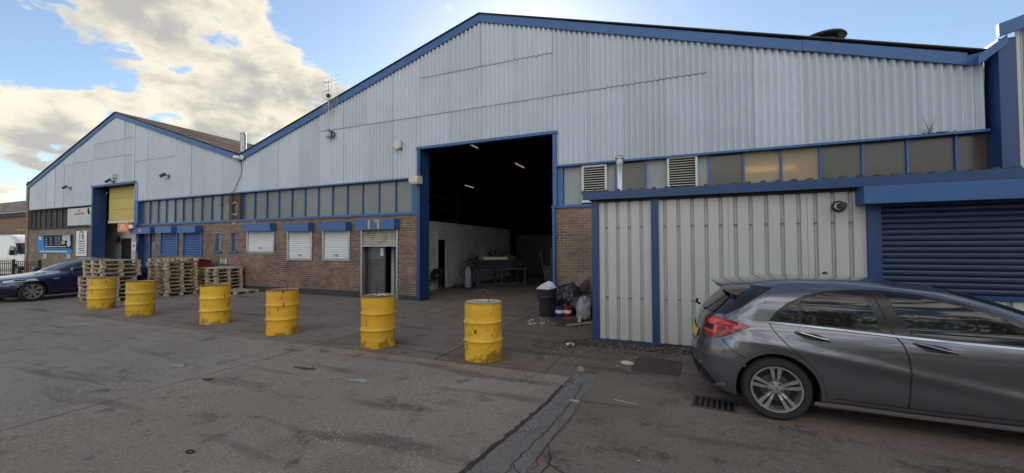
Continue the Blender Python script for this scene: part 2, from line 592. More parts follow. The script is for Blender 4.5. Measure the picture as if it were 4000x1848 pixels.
for (x0_, x1_, y0_, y1_) in ((JX - .03, JX + .03, -30, D), (-40, -1.6, JY - .03, JY + .03), (-3.45, -3.39, JY + .04, D), (-13.03, -12.97, -30, JY - .04)):
    MB().box(x0_, x1_, y0_, y1_, -.0199, -.009).build('joint_seal', 'joint', yard)
# the dark reinstated trench running towards the camera
L = [(-1.25, 5.30), (-1.27, 4.95), (-1.31, 4.2), (-1.39, 3.4), (-1.49, 2.65), (-1.62, 1.2), (-1.9, -6)]
Rr = [(-1.0, 5.34), (-.96, 4.8), (-1.0, 4.0), (-1.03, 3.4), (-1.06, 2.86), (-1.1, 1.2), (-1.3, -6)]
mb = MB()
n = len(L)
mb.add([(x + RND.uniform(-.02, .02), y, .0045) for x, y in L] + [(x + RND.uniform(-.02, .02), y, .0045) for x, y in Rr],
       [(i, i + n, i + 1 + n, i + 1)[::-1] for i in range(n - 1)])
o = mb.build('tarmac_strip', 'tarmac_patch', yard)
o.data.flip_normals() if o.data.polygons[0].normal.z < 0 else None


def ribbon(pts, w, z, name, mat, parent, jit=.0, taper=False):
    """a thin wandering strip lying on the ground"""
    P = []
    for i in range(len(pts) - 1):
        a, b = Vector(pts[i]), Vector(pts[i + 1])
        k = max(1, int((b - a).length / .06))
        for j in range(k):
            P.append(a.lerp(b, j / k))
    P.append(Vector(pts[-1]))
    if jit:
        P = [p + Vector((RND.uniform(-jit, jit), RND.uniform(-jit, jit))) for p in P]
    vl, f = [], []
    for i, p in enumerate(P):
        t = (P[min(i + 1, len(P) - 1)] - P[max(i - 1, 0)]).normalized()
        nn = Vector((-t.y, t.x))
        ww = w * RND.uniform(.5, 1.3) * ((1 - abs(2 * i / len(P) - 1) ** 3) if taper else 1)
        vl += [(*(p + nn * ww / 2), z), (*(p - nn * ww / 2), z)]
    for i in range(len(P) - 1):
        f.append((2 * i, 2 * i + 1, 2 * i + 3, 2 * i + 2))
    return MB().add(vl, f).build(name, mat, parent)


ribbon([(x - .02, y) for x, y in L[1:]], .045, .008, 'joint_soil', 'dirt', yard, .012)
ribbon([(-1.09, 5.0), (-1.08, 4.3), (-1.12, 3.6), (-1.2, 2.9), (-1.16, 2.2)], .008, .0085, 'crack', 'joint', yard, .02)
ribbon([(-1.00, 4.6), (-.98, 3.9), (-1.05, 3.3), (-1.03, 2.9)], .007, .0085, 'crack', 'joint', yard, .02)
ribbon([(-1.04, 3.3), (-.94, 3.05), (-.96, 2.8), (-.85, 2.55)], .009, .0085, 'crack', 'joint', yard, .02)
ribbon([(-1.2, 2.9), (-1.1, 2.82), (-.98, 2.86)], .007, .0085, 'crack', 'joint', yard, .015)
ribbon([(-.97, 3.05), (-.80, 2.95), (-.7, 2.7)], .008, .0045, 'crack', 'joint', yard, .02)
fl_ = MB()
fr2 = random.Random(17)


def flake(x, y, s_, z):
    a_ = fr2.uniform(0, 6.28)
    q = [(x + s_ * fr2.uniform(.5, 1) * math.cos(a_ + k * 1.257), y + s_ * fr2.uniform(.5, 1) * math.sin(a_ + k * 1.257), z) for k in range(5)]
    fl_.add(q, [(0, 1, 2, 3, 4)])


for (x0_, y0_, x1_, y1_, sg_, n_) in ((-1.20, 5.32, -1.24, 4.75, .035, 210), (-1.24, 4.75, -1.26, 3.9, .02, 110), (-1.28, 3.75, -1.31, 3.4, .025, 40)):
    for i in range(n_):
        t_ = fr2.random()
        flake(x0_ + (x1_ - x0_) * t_ + fr2.gauss(0, sg_), y0_ + (y1_ - y0_) * t_, fr2.uniform(.004, .016), .0085)
for i in range(150):
    t_ = fr2.random()
    flake(-3.0 + .42 * t_ + fr2.gauss(0, .03), 5.62 - .28 * t_ + fr2.gauss(0, .03), fr2.uniform(.004, .018), .0046)
tag(fl_.build('paint_flakes', 'chalk', yard), kind='stuff')
# pale scuffs and dark blots on the concrete (flat stains)
for (px, py, w, l, mt) in ((1395, 1488, .14, .28, 'chalk'), (680, 1428, .10, .3, 'chalk'), (980, 1420, .06, .2, 'chalk'), (1180, 1440, .12, .4, 'rust'),
                           (800, 1485, .08, .18, 'dirt'), (1490, 1215, .10, .3, 'dirt'), (1650, 1215, .08, .3, 'dirt'), (1560, 1240, .1, .3, 'dirt')):
    c = gnd(px, py)
    ribbon([(c.x - l / 2, c.y), (c.x, c.y + .02), (c.x + l / 2, c.y + .03)], w, .0044, 'stain', mt, yard, .02, True)

# ------------------------------------------------------------------ building helpers
XL16, XA16, XV, XA17, XR = -34.8, -25.42, -16.15, -5.36, 5.62
RAKE = [(XL16, 5.33), (XA16, 8.37), (XV, 5.42), (XA17, 8.69), (XR - .15, 5.44), (XR, 5.44)]
H1, H2 = 3.955, 2.82


def rake(x):
    for (a, za), (b, zb) in zip(RAKE, RAKE[1:]):
        if a <= x <= b:
            return za + (zb - za) * (x - a) / (b - a)
    return RAKE[0][1] if x < XL16 else RAKE[-1][1]


def wpart(mb, name, mat, bld, smooth_=False):
    """a part of a building, given in world coordinates"""
    o = mb.build(name, mat, bld, smooth_)
    if bld.type == 'EMPTY':
        o.location = -bld.location
    return o


PITCH_C = .146


def sheet(bld, x0, x1, zb, ztop, yoff=0.0, amp=.035, mat='cladding', name='cladding_sheet'):
    k = max(8, int(round((x1 - x0) / PITCH_C * 10)))
    tilt = RND.uniform(-.004, .004)
    v, f = [], []
    for i in range(k + 1):
        x = x0 + .002 + (x1 - x0 - .004) * i / k
        y = D - .075 + yoff - amp * math.cos(2 * math.pi * x / PITCH_C) + tilt * (i / k - .5)
        v += [(x, y + .03, zb), (x, y, zb), (x, y, ztop(x) if callable(ztop) else ztop)]
    for i in range(k):
        a = 3 * i
        f += [(a + 1, a + 4, a + 5, a + 2), (a, a + 3, a + 4, a + 1)]
    return wpart(MB().add(v, f), name, mat, bld, True)


def cols(x0, x1, w=1.02):
    k = max(1, int(round((x1 - x0) / w)))
    return [(x0 + (x1 - x0) * i / k, x0 + (x1 - x0) * (i + 1) / k) for i in range(k)]


def brick_wall(bld, x0, x1, z0, z1, openings, Y, singles, mat='brick', jig=.002, plinth=.0):
    """mortar backing plus every brick proud of it; the nearest `singles` bricks are objects of their own"""
    xs = sorted({x0, x1, *[min(max(v, x0), x1) for o in openings for v in o[:2]]})
    zs = sorted({z0, z1, *[min(max(v, z0), z1) for o in openings for v in o[2:]]})
    mb = MB()
    for a, b in zip(xs, xs[1:]):
        for c, d in zip(zs, zs[1:]):
            cx, cz = (a + b) / 2, (c + d) / 2
            if any(o[0] < cx < o[1] and o[2] < cz < o[3] for o in openings):
                continue
            mb.box(a, b, Y + .0055, Y + .22, c, d)
    wall = wpart(mb, 'brick_wall', 'mortar', bld)
    L_, C_ = .2285, .0766
    out = []
    nrow = int((z1 - z0) / C_)
    for r in range(nrow):
        za, zb = z0 + r * C_ + .007, z0 + (r + 1) * C_ - .007
        x = x0 - (L_ / 2 if r % 2 else 0)
        while x < x1:
            a, b = max(x + .007, x0), min(x + L_ - .007, x1)
            x += L_
            segs = [(a, b)]
            for o in openings:
                if o[2] < zb - .01 and o[3] > za + .01:
                    ns = []
                    for s0, s1 in segs:
                        if s1 <= o[0] or s0 >= o[1]:
                            ns.append((s0, s1))
                        else:
                            if s0 < o[0] - .03:
                                ns.append((s0, o[0]))
                            if s1 > o[1] + .03:
                                ns.append((o[1], s1))
                    segs = ns
            for s0, s1 in segs:
                if s1 - s0 > .03:
                    out.append((s0, s1, za, zb))
    out.sort(key=lambda q: q[0] ** 2 + (Y) ** 2 if True else 0)
    cache = {}
    rest = MB()
    for i, (a, b, c, d) in enumerate(out):
        y = Y + RND.uniform(-jig, jig)
        if i < singles:
            key = round(b - a, 3)
            if key not in cache:
                w, hh = key / 2, (d - c) / 2
                e = .004
                vv = [(-w, 0.012, -hh), (w, .012, -hh), (w, .012, hh), (-w, .012, hh), (-w + e, 0, -hh + e), (w - e, 0, -hh + e), (w - e, 0, hh - e), (-w + e, 0, hh - e)]
                me = bpy.data.meshes.new('brick')
                me.from_pydata(vv, [], [(4, 5, 6, 7), (0, 1, 5, 4), (1, 2, 6, 5), (2, 3, 7, 6), (3, 0, 4, 7)])
                me.materials.append(M[mat])
                cache[key] = me
            bo = link('brick', cache[key], wall, ((a + b) / 2, y, (c + d) / 2))
        else:
            e = .004
            rest.add([(a, y + .012, c), (b, y + .012, c), (b, y + .012, d), (a, y + .012, d), (a + e, y, c + e), (b - e, y, c + e), (b - e, y, d - e), (a + e, y, d - e)],
                     [(4, 5, 6, 7), (0, 1, 5, 4), (1, 2, 6, 5), (2, 3, 7, 6), (3, 0, 4, 7)])
    if rest.v:
        ro = rest.build('brick_courses', mat, wall)
        tag(ro, kind='stuff')
    return wall


SLAT = {}


def slat_mesh(w, h, mat):
    key = (round(w, 3), round(h, 3), mat)
    if key not in SLAT:
        p = [(.010, 0), (.0, h * .08), (-.010, h * .32), (-.010, h * .62), (0, h * .90), (.010, h * .985), (.014, h * .985), (.014, 0)]
        mb = MB().prism_x(p, -w / 2, w / 2)
        me = bpy.data.meshes.new('slat')
        me.from_pydata(mb.v, [], mb.f)
        me.materials.append(M[mat])
        SLAT[key] = me
    return SLAT[key]


def roller_shutter(bld, x0, x1, z0, z1, Y, mat, frame_mat, box=None, box_mat='blue', pitch=.078, rail_to=None, name='roller_shutter', slot=True):
    """guide rails and bottom bar (this part), its slats and its housing (sub-parts)"""
    mb = MB()
    rz = z0 if rail_to is None else rail_to
    for a in (x0, x1):
        mb.box(a - .035, a + .035, Y - .045, Y + .03, rz, z1)
    mb.box(x0 + .036, x1 - .036, Y - .03, Y + .012, z0, z0 + .06)
    if slot:
        mb.box((x0 + x1) / 2 - .09, (x0 + x1) / 2 + .09, Y - .034, Y - .02, z0 + .16, z0 + .22)
    sh = wpart(mb, name, frame_mat, bld)
    k = max(2, int(round((z1 - z0 - .062) / pitch)))
    hh = (z1 - z0 - .062) / k
    me = slat_mesh(x1 - x0 - .074, hh, mat)
    for i in range(k):
        link('slat', me, sh, ((x0 + x1) / 2, Y, z0 + .062 + i * hh))
    if box:
        bx0, bx1, bz0, bz1, pr = box
        hb = MB().box(bx0, bx1, Y - pr, Y + .02, bz0, bz1)
        hb.build('housing', box_mat, sh)
    return sh


def glazing(bld, pxs, py0, py1, mat, bar='blue', Y=None, zlo=H2 + .03, zhi=H1 - .02, skip=()):
    Y = D + .06 if Y is None else Y
    X = [fac(p, (py0 + (py1 - py0) * (p - pxs[0]) / (pxs[-1] - pxs[0])), D).x for p in pxs]
    for i, (a, b) in enumerate(zip(X, X[1:])):
        if i in skip:
            continue
        yy = Y + RND.uniform(-.004, .004)
        m_ = mat[i] if isinstance(mat, list) else mat
        wpart(MB().box(a + .02, b - .02, yy, yy + .012, zlo, zhi), 'pane', m_, bld)
    for x in X:
        wpart(MB().box(x - .02, x + .02, Y - .05, Y + .03, zlo, zhi), 'mullion', bar, bld)
    return X


# ------------------------------------------------------------------ warehouse with the open door
W17 = thing('warehouse', 'big corrugated warehouse with wide open doorway and blue trim', 'warehouse', ((XV + XR) / 2, D, 0))
DX0, DX1, DZ = -7.51, -3.12, 4.90
seamA, seamB = 5.90, 7.12
rk = lambda x: rake(x) - .17
for a, b in cols(XV, DX0):
    mid = (a + b) / 2
    if rake(a) > seamA + .3 and mid > -11.6:
        sheet(W17, a, b, H1, seamA - .012)
        sheet(W17, a, b, seamA, rk, -.018)
    else:
        sheet(W17, a, b, H1, rk)
for a, b in cols(DX0, DX1):
    sheet(W17, a, b, DZ, seamA - .012)
    sheet(W17, a, b, seamA, seamB - .012, -.016)
    if b > XA17 > a:
        sheet(W17, a, XA17, seamB, rk, -.034)
        sheet(W17, XA17, b, seamB, rk, -.034)
    else:
        sheet(W17, a, b, seamB, rk, -.034)
for a, b in cols(DX1, XR - .05):
    if b < 1.2:
        sheet(W17, a, b, H1, seamA - .012)
        sheet(W17, a, b, seamA, rk, -.018)
    else:
        sheet(W17, a, b, H1, rk)
bolts = MB()


def bolt(x, z):
    y = D - .104
    s_ = .013
    bolts.add([(x - s_, y, z), (x, y, z - s_), (x + s_, y, z), (x, y, z + s_), (x, y - .012, z)], [(0, 1, 4), (1, 2, 4), (2, 3, 4), (3, 0, 4)])


x = XV + .3
kk = 0
while x < XR - .2:
    if not (DX0 < x < DX1):
        xx = round(x / PITCH_C) * PITCH_C
        bolt(xx, H1 + .07)
        if kk % 2 == 0 and rake(x) > 5.9 + .4:
            bolt(xx, seamA + .07)
        if kk % 3 == 0:
            bolt(xx, 4.9)
    x += PITCH_C * 3
    kk += 1
bo = wpart(bolts, 'fixing_bolts', 'dark_steel', W17)
tag(bo, kind='stuff')


def fascia(bld, pts, drop=.24, Y0=None, Y1=None, mat='blue'):
    Y0 = D - .16 if Y0 is None else Y0
    Y1 = D - .115 if Y1 is None else Y1
    for (a, za), (b, zb) in zip(pts, pts[1:]):
        k = max(1, int(round(math.hypot(b - a, zb - za) / 3.0)))
        for i in range(k):
            t0, t1 = i / k, (i + 1) / k
            xa, xb = a + (b - a) * t0 + .003, a + (b - a) * t1 - .003
            z0_, z1_ = za + (zb - za) * t0, za + (zb - za) * t1
            j = RND.uniform(-.008, .008)
            wpart(MB().prism_y([(xa, z0_ - drop + j), (xb, z1_ - drop + j), (xb, z1_ + j), (xa, z0_ + j)], Y0, Y1), 'fascia_board', mat, bld)


fascia(W17, [(XV + .05, rake(XV + .05)), (XA17, 8.69), (XR - .3, 5.46)])
fascia(W17, [(XR - .3, 5.40), (XR, 5.46)], .2)
# flashings, door frame
wpart(MB().box(XV, DX0 - .1, D - .125, D + .02, H1 - .05, H1 - .005), 'flashing', 'blue', W17)
wpart(MB().box(DX1 + .02, XR, D - .125, D + .02, H1 - .055, H1 - .005), 'flashing', 'blue', W17)
wpart(MB().box(DX0 - .12, DX1 + .12, D - .14, D + .05, DZ - .07, DZ + .01), 'door_head', 'blue', W17)
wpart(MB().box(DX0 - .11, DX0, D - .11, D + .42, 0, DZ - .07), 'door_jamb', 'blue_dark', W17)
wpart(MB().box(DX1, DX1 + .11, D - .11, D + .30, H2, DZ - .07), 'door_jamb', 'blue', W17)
wpart(MB().box(DX1 - .02, DX1 + .045, D - .10, D + .30, 0, H2 - .045), 'door_jamb', 'blue', W17)
# sills
wpart(MB().box(XV, DX0 - .11, D - .05, D + .1, H2 - .045, H2 + .03), 'sill', 'blue', W17)
wpart(MB().box(DX1 - .05, XR, D - .06, D + .1, H2 - .045, H2 + .03), 'sill', 'blue', W17)
# glazing band, left of the door
GX = glazing(W17, [946, 992, 1039, 1086, 1137, 1189, 1241, 1296, 1354, 1414, 1478, 1543, 1609], 810, 770, 'glass_wired')
wpart(MB().box(GX[-1] + .026, DX0 - .11, D - .02, D + .06, H2 + .03, H1 - .05), 'blue_panel', 'blue', W17)
# glazing band, right of the door
X0_ = fac(2200, 730).x
wpart(MB().box(DX1 + .11, X0_, D - .03, D + .06, H2 + .03, H1 - .055), 'blue_panel', 'blue', W17)
GR = [2201, 2274, 2371, 2404, 2521, 2606, 2725, 2770, 2906, 3053, 3207, 3373, 3550, 3742, 3905]
XG = [fac(p, 690, D).x for p in GR]
pm('glass_lit', (.55, .45, .30), .55, trans=.55)
mats = ['panel_grey', None, 'panel_grey', 'glass_brown', 'panel_grey', None, 'panel_grey'] + ['glass_brown', 'glass_lit', 'glass_lit'] + ['glass_brown'] * 4
for i, (a, b) in enumerate(zip(XG, XG[1:])):
    if mats[i]:
        wpart(MB().box(a, b - .006, D + .05, D + .062, H2 + .03, H1 - .055), 'pane', mats[i], W17)
for p in (2404, 2521, 2770, 2906, 3053, 3207, 3373, 3550, 3742):
    x = fac(p, 690, D).x
    wpart(MB().box(x - .022, x + .022, D + .005, D + .08, H2 + .03, H1 - .055), 'mullion', 'blue', W17)


def louvre_vent(bld, x0, x1, z0, z1, Y, n):
    mb = MB()
    for a, b, c, d in ((x0, x0 + .05, z0, z1), (x1 - .05, x1, z0, z1), (x0 + .05, x1 - .05, z0, z0 + .05), (x0 + .05, x1 - .05, z1 - .05, z1)):
        mb.box(a, b, Y - .06, Y + .05, c, d)
    fr = wpart(mb, 'louvre_vent', 'white_frame', bld)
    MB().box(x0 + .05, x1 - .05, Y + .045, Y + .055, z0 + .05, z1 - .05).build('backing', 'black', fr)
    hh = (z1 - z0 - .1) / n
    for i in range(n):
        z = z0 + .05 + i * hh
        MB().prism_x([(Y - .045, z), (Y + .02, z + hh * .40), (Y + .02, z + hh * .40 + .006), (Y - .045, z + .007)][::-1], x0 + .052, x1 - .052).build('louvre_slat', 'white_frame', fr)


louvre_vent(W17, XG[1], XG[2], fac(2274, 793).z, H1 - .07, D + .0, 14)
louvre_vent(W17, XG[5], XG[6], fac(2606, 765).z, H1 - .03, D - .02, 14)
# brickwork left of the door, with its openings
OPEN17 = []


def pxrect(p0, p1, ytop, ybot, Y=None):
    a, b = fac(p0, ytop, Y), fac(p1, ybot, Y)
    return a.x, b.x, b.z, a.z


w1 = (fac(967, 950).x, fac(1075, 950).x, fac(1020, 988).z, fac(1020, 903).z)
w2 = (fac(1125, 950).x, fac(1223, 950).x, fac(1174, 1017).z, fac(1174, 902).z)
w3 = (fac(1263, 950).x, fac(1370, 950).x, fac(1316, 1018).z, fac(1316, 900).z)
dr = (fac(1412, 1000).x, fac(1557, 1000).x, 0.0, fac(1480, 893).z)
for w_ in (w1, w2, w3):
    OPEN17.append((w_[0], w_[1], w_[2], w_[3] + .2))
OPEN17.append((dr[0], dr[1], -1, dr[3] + .15))
brick_wall(W17, XV, DX0 - .11, .0, H2 - .045, OPEN17, D, 60, 'brick')
brick_wall(W17, DX1 + .045, -.9, .0, H2 - .045, [], D, 240, 'brick_tan')
wpart(MB().box(XV, dr[0] - .04, D - .018, D + .004, 0, .21), 'plinth', 'plinth', W17)
wpart(MB().box(dr[1] + .04, DX0 - .115, D - .014, D + .004, 0, .15), 'plinth', 'plinth', W17)


def hbox(pa, pb, yt, yb):
    """housing seen from pixel pa to pb on its front, .27 m proud of the wall"""
    a, b = fac(pa, yt, D - .27), fac(pb, yb, D - .27)
    return a.x, b.x, b.z, a.z, .27


roller_shutter(W17, w1[0] + .035, w1[1] - .035, w1[2], w1[3], D - .005, 'shutter_white', 'galv', hbox(946, 1054, 875, 902))
roller_shutter(W17, w2[0] + .035, w2[1] - .035, w2[2], w2[3], D - .005, 'shutter_white', 'galv', hbox(1106, 1203, 873, 902))
roller_shutter(W17, w3[0] + .035, w3[1] - .035, w3[2], w3[3], D - .005, 'shutter_white', 'galv', hbox(1244, 1350, 870, 900))
hb17 = hbox(1390, 1540, 858, 895)
ds = roller_shutter(W17, dr[0] + .035, dr[1] - .035, fac(1480, 963).z, dr[3], D - .005, 'shutter_rusty', 'galv', hb17, rail_to=0.02)
# house number, broken off at the top as in the yard: a bar and an angular seven
nx = fac(1441, 875, D - .28).x
mb = MB().box(nx - .045, nx + .045, D - .284, D - .272, hb17[2] + .015, hb17[3] - .03)
mb.build('number_one', 'gold', ds)
nx = fac(1466, 875, D - .28).x
mb = MB().prism_y([(nx + .07, hb17[2] + .02), (nx + .16, hb17[2] + .02), (nx + .16, hb17[3] - .03), (nx - .06, hb17[3] - .03), (nx - .06, hb17[3] - .09), (nx + .07, hb17[3] - .09)], D - .284, D - .272)
mb.build('number_seven', 'gold', ds)
# the personnel door set back in its recess, half of it standing open
dz1 = fac(1480, 965).z
xd0, xd1 = dr[0] + .04, dr[1] - .04
xm = xd0 + (xd1 - xd0) * .54
fr = wpart(MB().box(xd0, xd0 + .07, D + .16, D + .24, 0.06, dz1 + .1).box(xd1 - .05, xd1, D + .16, D + .24, .06, dz1 + .1).box(xm - .03, xm + .03, D + .17, D + .23, .06, dz1 + .1).box(xd0, xd1, D + .13, D + .3, 0, .06), 'entrance_door', 'dark_steel', W17)
pm('door_glass', (.10, .105, .11), .15, var=.4, vscale=3, dark=(.06, .06, .06))
pm('door_grey', (.075, .077, .08), .4, var=.4, vscale=3)
MB().box(xd0 + .075, xm - .035, D + .19, D + .205, 1.28, dz1 + .05).build('glass_pane', 'door_glass', fr)
MB().box(xd0 + .075, xm - .035, D + .19, D + .21, .07, 1.27).build('door_panel', 'door_grey', fr)
MB().box(xd0 + .22, xm - .22, D + .175, D + .189, 1.10, 1.16).build('letter_slot', 'dark_steel', fr)
pm('notice_blue', (.35, .55, .70), .5)
MB().box(xm - .19, xm - .05, D + .182, D + .188, 1.42, 1.68).build('door_notice', 'notice_blue', fr)
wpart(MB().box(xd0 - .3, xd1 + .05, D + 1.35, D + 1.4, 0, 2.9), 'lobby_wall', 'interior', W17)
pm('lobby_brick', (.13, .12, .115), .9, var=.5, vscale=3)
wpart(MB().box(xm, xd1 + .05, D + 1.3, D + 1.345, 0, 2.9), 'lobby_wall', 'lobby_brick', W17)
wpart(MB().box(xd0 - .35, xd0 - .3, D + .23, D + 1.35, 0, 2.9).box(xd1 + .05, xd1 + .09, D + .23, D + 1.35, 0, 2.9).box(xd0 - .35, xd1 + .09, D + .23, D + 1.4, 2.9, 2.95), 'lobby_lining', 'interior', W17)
# shell: side and back walls, roof
BACK = D + 32
for xa_, xb_ in ((XV, XV + .1), (XR - .1, XR)):
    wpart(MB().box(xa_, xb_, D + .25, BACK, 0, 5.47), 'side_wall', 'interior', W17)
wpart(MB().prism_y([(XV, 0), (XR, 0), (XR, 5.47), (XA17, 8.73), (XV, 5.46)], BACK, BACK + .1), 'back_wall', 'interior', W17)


def roof_plane(bld, a, b, name, mat, y0=D - .20, y1=BACK + .1, th=.025, lift=.012):
    (xa, za), (xb, zb) = a, b
    mb = MB().prism_y([(xa, za + lift), (xb, zb + lift), (xb, zb + lift + th), (xa, za + lift + th)], y0, y1)
    return wpart(mb, name, mat, bld)


roof_plane(W17, (XV + .1, rake(XV + .1)), (XA17, 8.69), 'roof_slope', 'roof_dark')
roof_plane(W17, (XA17, 8.69), (XR + .02, 5.42), 'roof_slope', 'roof_dark')
# cladding has something dark behind it above the windows
wpart(MB().prism_y([(XV + .1, H1), (DX0 - .12, H1), (DX0 - .12, DZ + .02), (DX1 + .12, DZ + .02), (DX1 + .12, H1), (XR - .1, H1), (XR - .1, 5.44), (XA17, 8.66), (XV + .1, 5.42)], D - .03, D + .0), 'lining', 'interior', W17)
# ridge and side wall of the recess behind the glazing
wpart(MB().box(XV, DX0 - .12, D + .1, D + .12, H2, H1), 'glazing_blind', 'interior', W17)

# ------------------------------------------------------------------ neighbouring unit 16
W16 = thing('warehouse', 'corrugated unit on the left with yellow sectional door and rusty roof', 'warehouse', ((XL16 + XV) / 2, D, 0))
EX0, EX1, EZ = -27.46, -23.70, 4.86
for a, b in cols(XL16 + .25, EX0):
    if (a + b) / 2 > -31:
        sheet(W16, a, b, H1 - .02, 6.21)
        sheet(W16, a, b, 6.22, rk, -.014)
    else:
        sheet(W16, a, b, H1 - .02, rk)
for a, b in cols(EX0, EX1):
    sheet(W16, a, b, EZ, 6.21)
    sheet(W16, a, b, 6.22, 7.01, -.014)
    if b > XA16 > a:
        sheet(W16, a, XA16, 7.02, rk, -.028)
        sheet(W16, XA16, b, 7.02, rk, -.028)
    else:
        sheet(W16, a, b, 7.02, rk, -.028)
for a, b in cols(EX1, XV):
    if b < -19.7:
        sheet(W16, a, b, H1, 5.81)
        sheet(W16, a, b, 5.82, rk, -.016)
    else:
        sheet(W16, a, b, H1, rk)
fascia(W16, [(XL16 + .2, rake(XL16 + .2)), (XA16, 8.37), (XV - .05, rake(XV - .05))], .20)
wpart(MB().box(XV - .05, XV + .05, D - .165, D - .10, 5.16, 5.44), 'valley_cap', 'blue', W16)
wpart(MB().box(EX1 - .14, EX1 + .02, D - .15, D - .10, EZ, 7.75), 'cover_strip', 'cladding', W16)
wpart(MB().box(XL16 + .25, EX0 - .02, D - .125, D + .02, H1 - .07, H1 - .03), 'flashing', 'plinth', W16)
wpart(MB().box(EX1 + .1, XV - .002, D - .125, D + .02, H1 - .05, H1 - .005), 'flashing', 'blue', W16)
wpart(MB().box(EX0 - .12, EX1 + .12, D - .16, D + .05, EZ - .05, EZ + .04), 'door_head', 'blue', W16)
wpart(MB().box(EX0 - .13, EX0, D - .11, D + .42, 0, EZ - .05), 'door_jamb', 'blue_dark', W16)
wpart(MB().box(EX1, EX1 + .3, D - .10, D + .42, H2 + .03, EZ - .05), 'door_jamb', 'blue', W16)
wpart(MB().box(EX0 - .40, EX0 - .135, D - .06, D + .05, H2 + .03, H1 - .07), 'blue_panel', 'blue', W16)
# yellow sectional door, half raised
for r in range(3):
    za = 3.10 + r * .575
    for c in range(2):
        xa = EX0 + .42 + c * 1.9
        xb = min(xa + 1.9, EX1)
        wpart(MB().box(xa + .004, xb - .004, D + .36, D + .40, za + .006, za + .569), 'door_panel', 'yellow_door', W16)
wpart(MB().box(EX0 + .40, EX1, D + .34, D + .40, 3.0, 3.098), 'door_bottom_rail', 'offwhite', W16)
# inside unit 16
wpart(MB().box(EX0 - 2, EX1 + 2, D + 1.25, D + 1.35, 0, 4.9), 'inner_wall', 'office_wall', W16)
wpart(MB().box(fac(476, 950, D + 1.24).x, fac(512, 950, D + 1.24).x, D + 1.22, D + 1.245, 0, fac(490, 931, D + 1.24).z), 'inner_doorway', 'dark_void', W16)
wpart(MB().box(EX0 - .5, EX1 + .6, D + .45, D + 1.25, 4.9, 5.0), 'inner_soffit', 'interior', W16)
glazing(W16, [552, 582, 614, 646, 680, 712, 748, 785, 824, 862, 898], 850, 810, 'glass_wired', zlo=H2 + .03)
glazing(W16, [119, 134, 153, 175, 195, 217, 240, 266], 850, 830, 'glass_dark', 'dark_steel', zlo=H2 + .0, zhi=H1 - .07)
xb0, xb1 = fac(268, 850).x, EX0 - .40
wpart(MB().box(xb0, xb1, D + .05, D + .07, H2, H1 - .07), 'pane', 'glass_dark', W16)
wpart(MB().box(XL16 + .3, EX0 - .14, D - .03, D + .1, H2 - .045, H2), 'sill', 'plinth', W16)
wpart(MB().box(EX1 - .12, XV - .002, D - .05, D + .1, H2 - .045, H2 + .03), 'sill', 'blue', W16)
wA = (fac(629, 950).x, fac(697, 950).x, fac(663, 998).z, fac(663, 909).z)
wB = (fac(717, 950).x, fac(792, 950).x, fac(755, 1002).z, fac(755, 908).z)
s1 = (fac(840, 950).x, fac(863, 950).x, fac(851, 981).z, fac(851, 911).z)
s2 = (fac(901, 950).x, fac(926, 950).x, fac(913, 981).z, fac(913, 911).z)
d16 = (fac(534, 950).x, fac(606, 950).x, -1, fac(570, 912).z)
O16 = [(*wA[:3], wA[3] + .15), (*wB[:3], wB[3] + .15), s1, s2, (*d16[:3], d16[3] + .1)]
O16 = [o_ for o_ in O16]
brick_wall(W16, EX1 - .05, XV - .002, 0, H2 - .045, [o_ for o_ in O16 if o_[1] < XV] + [(max(o_[0], -99), min(o_[1], XV), o_[2], o_[3]) for o_ in O16 if o_[1] >= XV], D, 150, 'brick')
brick_wall(W16, XL16, EX0 - .135, 0, H2 - .045, [], D, 60, 'brick_tan')
wpart(MB().box(EX1 + 1.2, XV - .01, D - .016, D + .003, 0, .2), 'plinth', 'plinth', W16)
roller_shutter(W16, wA[0] + .035, wA[1] - .035, wA[2], wA[3], D - .005, 'shutter_midblue', 'blue', hbox(606, 669, 886, 909), pitch=.11, slot=False)
roller_shutter(W16, wB[0] + .035, wB[1] - .035, wB[2], wB[3], D - .005, 'shutter_midblue', 'blue', hbox(692, 762, 883, 908), pitch=.11, slot=False)
dd = wpart(MB().box(d16[0], d16[0] + .08, D + .02, D + .12, 0, d16[3]).box(d16[1] - .08, d16[1], D + .02, D + .12, 0, d16[3]).box(d16[0] + .9, d16[0] + .98, D + .05, D + .12, 0, d16[3]).box(d16[0], d16[1], D + .2, D + .25, 0, d16[3]), 'entrance_door', 'blue_dark', W16)
MB().box(d16[0] + 1.0, d16[0] + 1.75, D + .10, D + .115, .3, 2.0).build('glass_pane', 'door_glass', dd)
hb16 = hbox(508, 584, 890, 912)
h16 = wpart(MB().box(hb16[0], hb16[1], D - .27, D, hb16[2], hb16[3]), 'door_canopy', 'blue', W16)
text_part('number', '16', .22, 'sign_white', h16, (fac(545, 901, D - .28).x, D - .276, (hb16[2] + hb16[3]) / 2), FACE)
for i, s_ in enumerate((s1, s2)):
    if s_[0] > XV - .3:
        continue
    wf = wpart(MB().box(s_[0], s_[0] + .05, D + .06, D + .12, s_[2], s_[3]).box(s_[1] - .05, s_[1], D + .06, D + .12, s_[2], s_[3]).box(s_[0] + .05, s_[1] - .05, D + .06, D + .12, s_[3] - .25, s_[3] - .2).box(s_[0] - .08, s_[1] + .06, D - .06, D + .1, s_[2] - .06, s_[2]), 'small_window', 'blue', W16)
    MB().box(s_[0] + .05, s_[1] - .05, D + .09, D + .10, s_[2], s_[3]).build('glass_pane', 'glass_wired', wf)
